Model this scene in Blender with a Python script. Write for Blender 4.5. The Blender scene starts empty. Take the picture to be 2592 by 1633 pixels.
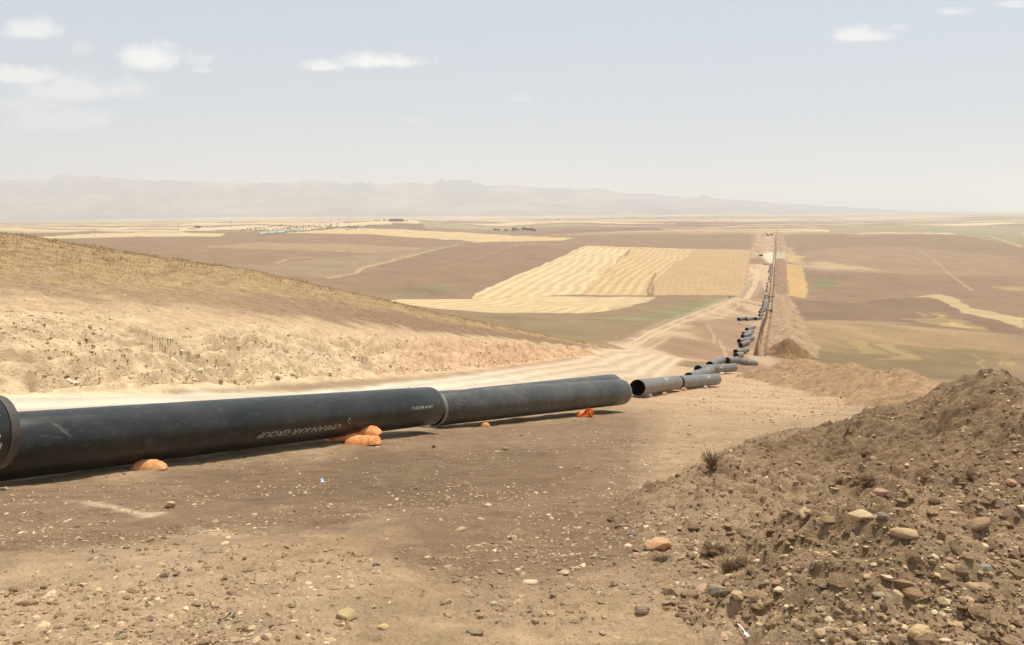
import bpy, bmesh, math, random
import numpy as np
from mathutils import Vector, Matrix, Euler
random.seed(7)
RNG = np.random.default_rng(11)
C = bpy.context.scene.collection
R = math.radians

# ------------------------------------------------------------------ camera numbers
F = 887.0; CX, CY = 512.0, 322.5
PITCH = R(7.23); CP, SP = math.cos(PITCH), math.sin(PITCH)
K = 1024 / 2592.0                                    # photograph pixels -> 1024 px

def ray(px, py):
    h, v = px - CX, CY - py
    return h, F * CP + v * SP, -F * SP + v * CP
def at(px, py, d):
    x, y, z = ray(px, py)
    return Vector((x / y * d, d, z / y * d))
def dep(py):
    return np.tan(PITCH - np.arctan((CY - np.asarray(py, float)) / F))
def project(x, y, z):
    w = y * CP - z * SP
    return CX + F * x / w, CY - F * (y * SP + z * CP) / w

# ------------------------------------------------------------------ noise
_pr = np.random.default_rng(5)
_perm = _pr.permutation(4096)
_ang = _pr.random(4096) * 2 * np.pi
_gx, _gy = np.cos(_ang), np.sin(_ang)
_gx32, _gy32 = _gx.astype(np.float32), _gy.astype(np.float32)
_perm = _perm.astype(np.int32)
def _pn(x, y):
    fx = np.floor(x); fy = np.floor(y)
    xf = (x - fx).astype(np.float32); yf = (y - fy).astype(np.float32)
    xi = fx.astype(np.int32); yi = fy.astype(np.int32)
    u = xf * xf * xf * (xf * (xf * 6 - 15) + 10); v = yf * yf * yf * (yf * (yf * 6 - 15) + 10)
    p0 = _perm[yi & 4095]; p1 = _perm[(yi + 1) & 4095]
    k = _perm[(xi + p0) & 4095]; a = _gx32[k] * xf + _gy32[k] * yf
    k = _perm[(xi + 1 + p0) & 4095]; b = _gx32[k] * (xf - 1) + _gy32[k] * yf
    k = _perm[(xi + p1) & 4095]; c = _gx32[k] * xf + _gy32[k] * (yf - 1)
    k = _perm[(xi + 1 + p1) & 4095]; d = _gx32[k] * (xf - 1) + _gy32[k] * (yf - 1)
    a += u * (b - a); c += u * (d - c)
    return (a + v * (c - a)) * 1.45
def pn(x, y, s=0):
    x, y = np.broadcast_arrays(np.asarray(x, float), np.asarray(y, float))
    sh = x.shape; x = x.ravel() + s * 17.31; y = y.ravel() - s * 9.77
    if x.size <= 40000: return _pn(x, y).astype(float).reshape(sh)
    o = np.empty(x.size)
    for i in range(0, x.size, 32768): o[i:i + 32768] = _pn(x[i:i + 32768], y[i:i + 32768])
    return o.reshape(sh)
def fbm(x, y, o=4, s=0, gain=.5):
    t = 0; am = 1; n = 0
    for i in range(o):
        t = t + am * pn(x * 2 ** i, y * 2 ** i, s + i * 3); n += am; am *= gain
    return t / n
def ridged(x, y, o=4, s=0):
    t = 0; am = 1; n = 0
    for i in range(o):
        t = t + am * (1 - np.abs(pn(x * 2 ** i, y * 2 ** i, s + i * 3)) * 2); n += am; am *= .5
    return t / n
def ss(a, b, x):
    t = np.clip((np.asarray(x, float) - a) / (b - a), 0, 1)
    return t * t * (3 - 2 * t)

# ------------------------------------------------------------------ the lie of the land
COLS = np.array([-250, 0, 128, 256, 384, 440, 512, 576, 612, 640, 768, 896, 1024, 1300], float)
MID = [
 [(17,440),(20,398),(23,328),(36,268),(50,231),(60,236),(160,300)],
 [(18,424),(24,394),(27.2,326),(42,268),(60,231),(70,236),(170,300)],
 [(22,410),(29,391),(32.6,331),(48,283),(67,251.5),(78,256),(180,300)],
 [(27,402),(36,386),(40,335),(56,296),(75,269.5),(87,275),(190,305)],
 [(35,396),(48,378),(53,341),(68,314),(85,299),(98,303),(200,315)],
 [(40,393),(55,374),(61,343),(75,325),(90,313),(105,318),(200,325)],
 [(45,392),(68,366),(75,341),(87,333),(98,327),(115,331),(210,332)],
 [(50,392),(95,355),(101,346),(105,342),(109,339.5),(130,342),(210,337)],
 [(53,393),(110,350.5),(114,347),(117,346),(120,345.5),(145,345),(210,338)],
 [(57,396),(95,373),(105,366),(118,360),(130,355),(165,348),(215,339)],
 [(57,399),(80,388),(100,379),(112,375),(130,370),(155,366),(190,353)],
 [(50,404),(70,396),(90,387),(110,382),(125,380),(160,377),(220,362)],
 [(40,408),(60,402),(80,397),(95,394),(115,393),(160,382),(220,366)],
 [(40,416),(60,410),(80,405),(95,402),(115,400),(160,388),(220,370)]]
FD = [300,380,450,520,600,700,850,1000,1200,1500,1900,2500,4000,7000,12000,20000]
L0 = [290,280,272,266,260,254,246,242,237,233,230,227,224,221.5,220,219.5]
FAR = [L0, L0,
 [295,285,277,270,264,257,248,243,238,233,230,226,223,220.5,218.5,218],
 [300,292,285,279,272,264,253,246,240,234,230,225,221.5,219,217,216.5],
 [310,305,298,291,283,272,259,251,243,236,231,225,221,218,216,215.5],
 [314,308,300,294,285,274,260,252,244,236.5,231,225.5,221,217.5,215.5,215],
 [318,312,304,297,288,276,262,254,245,237,231,226,221,217,215,214.5],
 [320,313.5,304.5,297,288,276,262.5,254.5,245.5,237,230.5,226,221,216.8,214.5,214],
 [321,315,305,297,288,276,263,255,246,237,230,226,221,216.5,214,213.5],
 [321,315,305,297,288,276,263,255,246,237,230,226,221,216.5,214,213],
 [319.5,316,306.5,297.5,290,278,264,257,248.5,238,229.5,226.5,221,216.5,214,213],
 [327,319,309,300,293,283,268,259,250,240,232,226,220,215.5,212.5,212],
 [336,320,311,302,295,285,272,263,253,242,234,226,219,214.5,211.5,211],
 [338,322,313,304,297,286,273,264,254,243,235,227,219.5,214.5,211.5,211]]
NEAR = [(0.05, -1.72), (3.4, -1.80), (7, -2.66), (13.7, -4.30)]
NA = 900; NL = 1700
AG = np.linspace(-.90, .90, NA); LG = np.linspace(math.log(.05), math.log(21000), NL); DG = np.exp(LG)
colA = (COLS - 512) / 894.0
nk = len(NEAR) + 7 + len(FD)
kd = np.zeros((len(COLS), nk)); kz = np.zeros((len(COLS), nk))
for i in range(len(COLS)):
    kn = list(NEAR) + [(d, -float(dep(py)) * d) for d, py in MID[i]] + [(d, -float(dep(py)) * d) for d, py in zip(FD, FAR[i])]
    kd[i] = [k[0] for k in kn]; kz[i] = [k[1] for k in kn]
def smooth1(a, sig, axis=0):
    n = int(3 * sig) + 1; w = np.exp(-.5 * (np.arange(-n, n + 1) / sig) ** 2); w /= w.sum()
    ap = np.pad(a, [(n, n) if k == axis else (0, 0) for k in range(a.ndim)], mode='edge')
    return np.apply_along_axis(lambda m: np.convolve(m, w, mode='valid'), axis, ap)
KD = np.stack([np.interp(AG, colA, kd[:, k]) for k in range(nk)], 1)
KZ = np.stack([np.interp(AG, colA, kz[:, k]) for k in range(nk)], 1)
KD = smooth1(KD, 12); KZ = smooth1(KZ, 12)
TAB = np.stack([np.interp(DG, KD[i], KZ[i]) for i in range(NA)])
TS = smooth1(TAB, 5.0, 1)
TAB = TS
KB = len(NEAR) + 1                                    # knots: foot of the cutting, its top, mid slope, crest
def lut(tab, x, y):
    y = np.maximum(np.asarray(y, float), .06)
    a = np.clip((np.asarray(x, float) / y - AG[0]) / (AG[1] - AG[0]), 0, NA - 1.001)
    l = np.clip((np.log(y) - LG[0]) / (LG[1] - LG[0]), 0, NL - 1.001)
    i = a.astype(int); j = l.astype(int); fa = a - i; fl = l - j
    return (tab[i, j] * (1 - fa) * (1 - fl) + tab[i + 1, j] * fa * (1 - fl) + tab[i, j + 1] * (1 - fa) * fl + tab[i + 1, j + 1] * fa * fl)
def knot_d(k, x, y):
    return np.interp(np.asarray(x, float) / np.maximum(y, .06), AG, KD[:, k])

# pipes: (px, py, distance) of the axis at the near/left end and at the far/right end
def S(x, y, d): return at(x * K, y * K, d)
PIPES_NEAR = [
 (at(-3, 432, 12.5) + Vector((-5.6, -10.4, 1.9)), at(-3, 432, 12.5)),
 (at(9, 446, 13.7) + (at(9, 446, 13.7) - at(428.6, 406, 24.3)).normalized() * .75, at(428.6, 406, 24.3)),
 (at(432, 409, 26.5), at(621, 391.9, 36.2)),
 (Vector((-1.5, 30.7, -6.78)), at(612.5, 385.4, 41)),
 (at(637.4, 387.7, 56), at(676.4, 382.3, 69)),
 (at(678.5, 382.3, 71), at(716, 379.2, 83)),
 (at(688.9, 377.8, 86), at(710, 371, 97)),
 (at(698, 369.5, 104), at(733.7, 367.7, 113)),
 (at(709.7, 365, 122), at(722.6, 359.5, 133)),
 (at(726.9, 360.6, 136), at(737.4, 359.7, 146)),
 (at(735.5, 360.2, 147), at(755.2, 363.6, 156)),
 (at(736, 355.7, 160), at(741.6, 354.5, 171))]
PR = .535
_cp = []
def rawz(x, y):
    z = lut(TAB, x, y)
    y_ = np.maximum(np.asarray(y, float), 1)
    a = x / y_
    und = (fbm(x / (90 + .12 * y_) , y_ / (90 + .12 * y_), 2, 3) * .0050 * y_ + pn(x / 60, y_ / 60, 8) * 1.9) * ss(230, 420, y_)
    z = z + und * (1 - .75 * np.exp(-((x - (.297 * y_ - 8)) / 45) ** 2)) * (1 - ss(2500, 6000, y_) * .7)
    # the low hill with the ruin on top
    kx, ky = (392 - 512) / 894 * 2300, 2300
    z = z + 15.5 * np.exp(-((x - kx) / 190) ** 2 - ((y - ky) / 300) ** 2)
    return z
for A_, B_ in PIPES_NEAR:
    for t in (0.03, .35, .65, .97):
        P = A_.lerp(B_, t)
        lift = .16 if P.y < 60 else .13
        rad = 2.2 if P.y < 30 else (3.5 if P.y < 75 else 6)
        _cp.append((P.x, P.y, P.z - PR - lift - float(rawz(P.x, P.y)), rad))
_cp = _cp[0:]
def pipe_corr(x, y):
    w = 0; s = 0
    for cx, cy, dz, r in _cp:
        if abs(dz) > 3: continue
        q = np.exp(-((x - cx) ** 2 + (y - cy) ** 2) / (2 * r * r)); w = w + q; s = s + q * dz
    return s / (w + .25)
TR = lambda y: .2985 * y - 2.9                        # line of the open trench
def heap_h(x, y, pts):
    """height of a spoil ridge: polyline crest of (x, y, height, half width)"""
    best = np.zeros_like(np.asarray(x, float))
    for (x0, y0, h0, w0), (x1, y1, h1, w1) in zip(pts[:-1], pts[1:]):
        dx, dy = x1 - x0, y1 - y0; L2 = dx * dx + dy * dy
        t = np.clip(((x - x0) * dx + (y - y0) * dy) / L2, 0, 1)
        r = np.hypot(x - (x0 + t * dx), y - (y0 + t * dy)); h = h0 + t * (h1 - h0); w = w0 + t * (w1 - w0)
        q = np.clip(1 - r / w, 0, 1)
        best = np.maximum(best, h * (q * q * (1.9 - .9 * q)) ** .92)
    return best
BERM = [(1.1, 6.5, .05, .8), (2.3, 9.5, .16, .9), (4.1, 15, .2, 1.1), (7.5, 24, .16, 1.2), (12, 34, .1, 1.3)]
def height(x, y, detail=True):
    x = np.asarray(x, float); y = np.asarray(y, float)
    z = rawz(x, y)
    sel = (y > 6) & (y < 190)
    if np.any(sel):
        c = np.zeros_like(z); c[sel] = pipe_corr(x[sel], y[sel]); z = z + c
    # trench
    t = np.abs(x - TR(y)); on = ss(181, 186, y) * (1 - ss(1820, 1850, y))
    z = z - 2.7 * (1 - ss(.95, 1.3, t)) * on
    z = z + heap_h(x, y, BERM)
    if not detail: return z
    d5, d6, d7, d8 = (knot_d(KB + i, x, y) for i in range(4))
    isl = 1 - ss(.080, .114, x / np.maximum(y, 1))
    s = np.where(isl > 0, (y - d5) / np.maximum(d6 - d5, .5), -1)
    cut = ss(-.25, .1, s) * (1 - ss(1.1, 1.9, s)) * isl
    hill = ss(.9, 1.5, s) * (1 - ss(1.0, 1.5, (y - d7) / np.maximum(d8 - d7, 1))) * isl
    lod = lambda sz: 1 - ss(sz * 110, sz * 220, y)
    n1 = fbm(x / 1.9, y / 1.9, 3, 20); e1 = .28 * x + .96 * y; e2 = .96 * x - .28 * y
    n2 = ridged(e1 / 3.4 + .3 * n1, e2 / .95, 4, 31); n3 = ridged(e1 / .8, e2 / .42, 3, 41)
    q = np.clip(s + .26 * pn(e1 / 5.5, e2 / 3, 77) + .12 * pn(e1 / 1.7, e2 / .8, 78), -1, 3)
    ledge = ss(.30, .38, q) * .2 + ss(.58, .66, q) * .24 + ss(.88, .97, q) * .34 - ss(0, 1, q) * .78
    hh = np.clip(q, -.2, 1.3) * 1.35 + .40 * fbm(e1 / 3.4, e2 / 1.8, 2, 79) + .05 * pn(e1 / .9, e2 / .6, 80)
    fr = hh / .34 + .4 * pn(e1 / 6, e2 / 6, 81); f0 = np.floor(fr); fr = fr - f0
    terr = .36 * (ss(.68, .98, fr) - fr) * (.35 + .65 * ss(-.25, .25, pn(e1 / 3.2, e2 / 3.2, 82)))
    z = z + cut * lod(1.2) * terr * 1.5
    z = z + cut * (ledge * .8 * lod(1.0) + n1 * .30 + (n2 - .35) * .26 * lod(.9) + (n3 - .4) * .05 * lod(.7) + pn(x / .3, y / .3, 43) * .05 * lod(.2))
    z = z + hill * ((n2 - .4) * .05 + n1 * .10)
    rd = road_w(x, y)
    rz = .25 + .75 * ss(-.3, .25, fbm(x / 1.6, y / 2.4, 3, 58) + .35 * ss(.1, -.35, y / 9.0 - 1.2 - 1.2 * x / np.maximum(y, 1)))
    rough = (1 - .8 * rd) * (1 - ss(150, 260, y)) * (1 - cut)
    z = z + rough * (fbm(x / 2.6, y / 2.6, 2, 50) * .05 + pn(x / .45, y / .45, 52) * .018 * lod(.3) + rz * (pn(x / .17, y / .17, 53) * .018 * lod(.12)
                     + (ridged(x / .11, y / .10, 3, 54) - .4) * .022 * lod(.06)))
    # wheel ruts of the haul road
    z = z - .08 * rd * (.5 + .5 * np.cos(road_s(x, y) * 2 * np.pi / 1.9)) * (1 - ss(60, 160, y))
    return z
ROADC = np.array([(-17, 8), (-13.6, 15), (-10.6, 21), (-7.0, 30), (-3.6, 37), (-.6, 48), (5.0, 68), (11.4, 92), (16.5, 115), (23, 140)], float)
_road_pts = None
def road_pts():
    global _road_pts
    if _road_pts is None:
        far = [(1590, 874), (1660, 840), (1725, 808), (1795, 783), (1850, 760), (1893, 745), (1912, 715), (1928, 690), (1936, 672)]
        pts = [tuple(p) for p in ROADC]
        for sx, sy in far:
            h = hit(sx * K, sy * K, 140, raw=True)
            if h is not None and h[1] > pts[-1][1] + 4: pts.append((h[0], h[1]))
        _road_pts = pts
    return _road_pts
def road_near(x, y):
    pts = ROADC if _road_pts is None else np.array(_road_pts)
    best = np.full(np.shape(x), 1e9); side = np.zeros(np.shape(x))
    for (x0, y0), (x1, y1) in zip(pts[:-1], pts[1:]):
        dx, dy = x1 - x0, y1 - y0; L = math.hypot(dx, dy)
        t = np.clip(((x - x0) * dx + (y - y0) * dy) / (L * L), 0, 1)
        r = np.hypot(x - (x0 + t * dx), y - (y0 + t * dy))
        sd = ((x - x0) * dy - (y - y0) * dx) / L
        m = r < best; best = np.where(m, r, best); side = np.where(m, sd, side)
    return best, side
def road_w(x, y):
    b, _ = road_near(x, y); w = np.interp(y, [10, 40, 100, 150, 400, 700], [4.0, 4.6, 5.0, 5.0, 7, 7])
    return 1 - ss(w * .75, w * 1.05, b + .5 * pn(x / 1.5, y / 1.5, 60))
def road_s(x, y): return road_near(x, y)[1]

_dm = np.exp(np.linspace(math.log(1.5), math.log(16000), 5200))
def hit(px, py, dmin=1.5, raw=False):
    x, y, z = ray(px, py)
    d = _dm[_dm >= dmin]; X = d * x / y; Z = d * z / y
    H = rawz(X, d) if raw else height(X, d, False)
    u = np.nonzero(Z <= H)[0]
    if len(u) == 0: return None
    i = u[0]
    if i > 0:
        g0, g1 = Z[i - 1] - H[i - 1], Z[i] - H[i]; t = g0 / (g0 - g1 + 1e-9)
        dd = d[i - 1] + t * (d[i] - d[i - 1])
    else: dd = d[0]
    return np.array((dd * x / y, dd, dd * z / y))
road_pts()

# ------------------------------------------------------------------ colours
def lin(c):
    c = np.array(c, float) / 255
    return np.where(c <= .04045, c / 12.92, ((c + .055) / 1.055) ** 2.4)
def alb(c, k=.62): return lin(c) * k
def inpoly(x, y, P):
    r = np.zeros(x.shape, bool); n = len(P)
    for i in range(n):
        x0, y0 = P[i]; x1, y1 = P[(i + 1) % n]
        if y0 == y1: continue
        m = ((y0 > y) != (y1 > y)) & (x < (x1 - x0) * (y - y0) / (y1 - y0) + x0)
        r ^= m
    return r
def world_poly(pts, dmin):
    out = []
    for sx, sy in pts:
        h = hit(sx * K, sy * K, dmin)
        if h is not None: out.append((h[0], h[1]))
    return out
def densify(pts, n=4, closed=True):
    o = []
    m = len(pts) if closed else len(pts) - 1
    for i in range(m):
        a = pts[i]; b = pts[(i + 1) % len(pts)]
        for k in range(n): o.append((a[0] + (b[0] - a[0]) * k / n, a[1] + (b[1] - a[1]) * k / n))
    if not closed: o.append(pts[-1])
    return o
def line_dist(x, y, P):
    b = np.full(x.shape, 1e9)
    for (x0, y0), (x1, y1) in zip(P[:-1], P[1:]):
        dx, dy = x1 - x0, y1 - y0; L2 = dx * dx + dy * dy + 1e-9
        t = np.clip(((x - x0) * dx + (y - y0) * dy) / L2, 0, 1)
        b = np.minimum(b, np.hypot(x - (x0 + t * dx), y - (y0 + t * dy)))
    return b

# fields of the valley: (corner points in photograph pixels, colour, mottling)
FIELDS = [
 ([(-200,600),(150,601),(330,598),(560,591),(700,596),(900,590),(1250,611),(1450,605),(1530,622),(1530,700),(900,760),(-200,760)], (168,138,108), .08),
 ([(60,603),(230,591),(380,588),(570,591),(560,598),(330,600),(150,604)], (232,207,160), .05),
 ([(700,590),(880,577),(1000,580),(1200,590),(1450,603),(1420,609),(1250,612),(900,592)], (232,202,148), .06),
 ([(505,625),(640,614),(900,619),(1060,627),(1100,632),(945,640),(800,634)], (188,157,122), .06),
 ([(1160,618),(1050,630),(900,647),(760,660),(690,672),(560,668),(640,690),(760,700),(850,702),(985,665),(1080,638)], (176,150,118), .10),
 ([(1170,618),(1450,622),(1482,630),(1400,668),(1300,712),(1200,745),(1190,760),(1060,760),(900,740),(830,703),(915,688),(990,662),(1080,636)], (164,134,106), .10),
 ([(940,738),(1110,722),(1170,732),(1120,748),(980,752)], (150,134,96), .2),
 ([(1190,760),(1200,745),(1300,700),(1400,660),(1482,622),(1600,630),(1525,690),(1470,745),(1300,752)], (236,208,160), .05),
 ([(1482,622),(1762,630),(1700,672),(1655,712),(1640,748),(1470,746),(1525,690),(1600,634)], (226,192,142), .05),
 ([(1762,630),(1902,632),(1897,660),(1884,735),(1870,747),(1655,748),(1655,712),(1700,672)], (212,176,130), .05),
 ([(985,762),(1010,757),(1190,757),(1300,750),(1660,752),(1640,764),(1560,784),(1480,793),(1250,792),(1080,779)], (232,204,156), .06),
 ([(1100,795),(1250,793),(1480,795),(1560,786),(1650,764),(1845,747),(1830,765),(1720,808),(1560,866),(1480,872),(1200,805)], (163,139,104), .14),
 ([(1540,806),(1700,786),(1820,752),(1838,757),(1800,790),(1740,804),(1600,812)], (154,148,104), .35),
 ([(1995,595),(2592,600),(2592,640),(2020,650),(2005,620)], (166,138,108), .12),
 ([(2000,648),(2100,628),(2200,620),(2330,628),(2592,652),(2592,700),(2020,690)], (178,148,118), .12),
 ([(2025,676),(2080,660),(2150,672),(2290,690),(2130,684)], (208,178,138), .2),
 ([(2020,682),(2300,700),(2592,712),(2592,760),(2300,752),(2040,756)], (163,134,106), .12),
 ([(2060,708),(2110,702),(2115,725),(2070,732)], (138,138,96), .4),
 ([(2010,760),(2160,766),(2300,752),(2400,757),(2500,800),(2592,835),(2592,850),(2400,835),(2200,812),(2030,812)], (152,124,98), .10),
 ([(2000,812),(2200,812),(2400,835),(2592,850),(2592,930),(2400,980),(2000,930),(1985,880)], (184,155,115), .18),
 ([(2010,880),(2300,880),(2592,900),(2592,1000),(2300,1000),(2020,930)], (150,128,92), .2),
 ([(2200,882),(2240,878),(2262,893),(2230,905),(2205,895)], (210,182,122), .3),
 ([(2540,905),(2580,915),(2592,940),(2575,940)], (208,182,120), .3),
 ([(2305,752),(2380,744),(2415,752),(2455,778),(2592,806),(2592,832),(2530,812),(2440,792),(2400,770),(2360,752)], (214,186,140), .10),
 ([(2350,796),(2380,793),(2385,803),(2355,806)], (226,196,134), .2),
 ([(2360,813),(2395,809),(2460,822),(2485,832),(2440,830),(2390,822)], (226,196,134), .2),
 ([(2540,728),(2592,726),(2592,740)], (226,192,128), .2),
 ([(1990,668),(2030,672),(2046,732),(2046,742),(2036,756),(2010,750),(1990,748)], (220,180,120), .06),
 ([(1988,625),(1998,624),(2002,642),(2024,650),(2030,668),(1990,666)], (220,188,136), .12),
 ([(2100,568),(2592,572),(2592,590),(2100,588)], (180,166,132), .08),
 ([(2400,588),(2592,592),(2592,625)], (172,160,122), .08),
]
# the stripped right of way
STRIP = [(1904,588),(1900,605),(1902,640),(1898,662),(1884,735),(1870,748),(1826,768),(1718,810),(1560,870),(1500,876),(1560,900),(1900,925),(2030,925),(2040,870),(2030,810),(2008,770),(1988,750),(1986,668),(1990,625),(1980,588)]
LINES = [ # (points, width m, colour)
 ([(830,704),(900,692),(920,677),(990,661),(1080,637),(1170,618),(1300,617),(1450,621)], 3.5, (214,184,140)),
 ([(505,625),(700,631),(900,637),(945,639)], 3, (218,186,140)), ([(640,614),(900,619),(1055,628)], 2.5, (204,172,130)),
 ([(1110,680),(1200,657),(1310,618)], 1.6, (196,166,130)), ([(480,620),(560,612),(640,610)], 2, (200,168,130)),
 ([(700,666),(730,655),(790,650)], 2.5, (214,184,140)), ([(400,640),(560,632)], 2, (200,170,130)),
 ([(2140,598),(2300,594),(2500,596),(2592,626)], 5, (226,190,130)), ([(2020,679),(2300,700),(2592,713)], 2.0, (150,126,96)),
 ([(2320,630),(2360,655),(2400,690),(2460,735)], 2.4, (196,170,136)), ([(2045,815),(2140,812),(2300,818)], 3, (196,164,118)),
 ([(1660,690),(1640,735),(1642,752),(1700,747),(1870,748)], 1.6, (164,126,82)),
 ([(1885,757),(1905,725),(1915,690),(1918,672)], 1.5, (236,205,160)), ([(1893,757),(1912,725),(1922,690),(1926,672)], 1.5, (236,205,160)),
 ([(1935,675),(1932,705),(1938,735)], 1.5, (226,192,150)), ([(1942,672),(1936,700)], 1.5, (226,192,150)),
 ([(1590,884),(1660,845),(1730,815),(1800,790),(1860,757)], 1.1, (232,200,158)), ([(1575,880),(1650,838),(1720,808),(1790,780),(1850,757)], 1.1, (232,200,158)),
 ([(1730,812),(1790,806),(1830,800),(1870,775),(1868,760),(1840,770)], .9, (224,190,150)),
 ([(1500,898),(1600,902),(1700,908),(1760,915)], .5, (226,196,156)), ([(1820,860),(1835,890),(1838,905)], .7, (208,176,138)),
 ([(1790,820),(1808,850),(1806,870)], .7, (208,176,138)), ([(1560,905),(1640,885),(1700,850)], .5, (214,180,142)),
]
NEARP = [ # soil of the foreground
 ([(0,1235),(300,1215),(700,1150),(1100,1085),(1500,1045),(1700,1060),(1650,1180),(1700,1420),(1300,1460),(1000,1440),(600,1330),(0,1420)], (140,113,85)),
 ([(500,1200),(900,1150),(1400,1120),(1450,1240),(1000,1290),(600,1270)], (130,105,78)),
 ([(-200,1480),(0,1470),(260,1370),(560,1400),(820,1500),(900,1560),(700,1633),(-200,1700)], (186,156,120)),
 ([(640,1400),(760,1330),(1000,1300),(1040,1360),(900,1400)], (172,142,106)),
 ([(1000,1600),(1400,1520),(1900,1560),(1900,1700),(1000,1700)], (194,162,122)),
 ([(1650,1010),(1760,940),(1900,905),(2200,930),(2330,975),(2100,1010),(1920,1060),(1800,1050),(1720,1040)], (200,164,124)),
 ([(1250,870),(1500,868),(1900,925),(1700,1010),(1650,985),(1560,900),(1300,905)], (206,170,130)),
 ([(140,1258),(240,1278),(330,1290),(430,1300),(370,1308),(300,1296),(230,1284)], (222,196,158)),
 ([(470,1328),(540,1340),(600,1355),(560,1356),(500,1342)], (206,178,140)),
 ([(0,1236),(60,1238),(0,1246)], (205,185,155)),
]
EDGE1 = world_poly(densify([(1060,800),(1190,752),(1300,703),(1400,660),(1482,622)], 5, False), 150)
EDGE2 = world_poly(densify([(1630,790),(1640,748),(1655,712),(1700,672),(1762,630)], 5, False), 150)
EDGE3 = world_poly(densify([(985,762),(1190,757),(1300,750),(1660,752)], 5, False), 150)
print('fields...')
FW = [(world_poly(densify(p), 150), c, m) for p, c, m in FIELDS]
CORR = [([(1870,748),(1890,722),(1905,705),(1935,712),(1948,735),(1946,757),(1900,757)], (166,131,104)),
 ([(1886,668),(1892,656),(1925,652),(1938,662),(1936,668)], (160,124,96)), ([(1904,590),(1915,592),(1905,625),(1897,648),(1890,640),(1898,610)], (168,134,106)),
 ([(1925,645),(1940,640),(1962,641),(1962,668),(1948,670),(1938,655)], (248,232,196)), ([(1965,640),(1992,640),(1990,668),(1966,668)], (216,196,164)),
 ([(1720,812),(1760,845),(1830,880),(1900,900),(1905,860),(1880,800),(1830,808),(1790,812)], (176,142,112)), ([(1570,872),(1640,880),(1760,905),(1850,905),(1820,870),(1700,850)], (170,136,106))]
CW = [(world_poly(densify(p), 128), c) for p, c in CORR]
SW = world_poly(densify(STRIP), 128)
LW = [(world_poly(densify(p, 6, False), 105), w, c) for p, w, c in LINES]
NW = [(world_poly(densify(p), 2), c) for p, c in NEARP]

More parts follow.
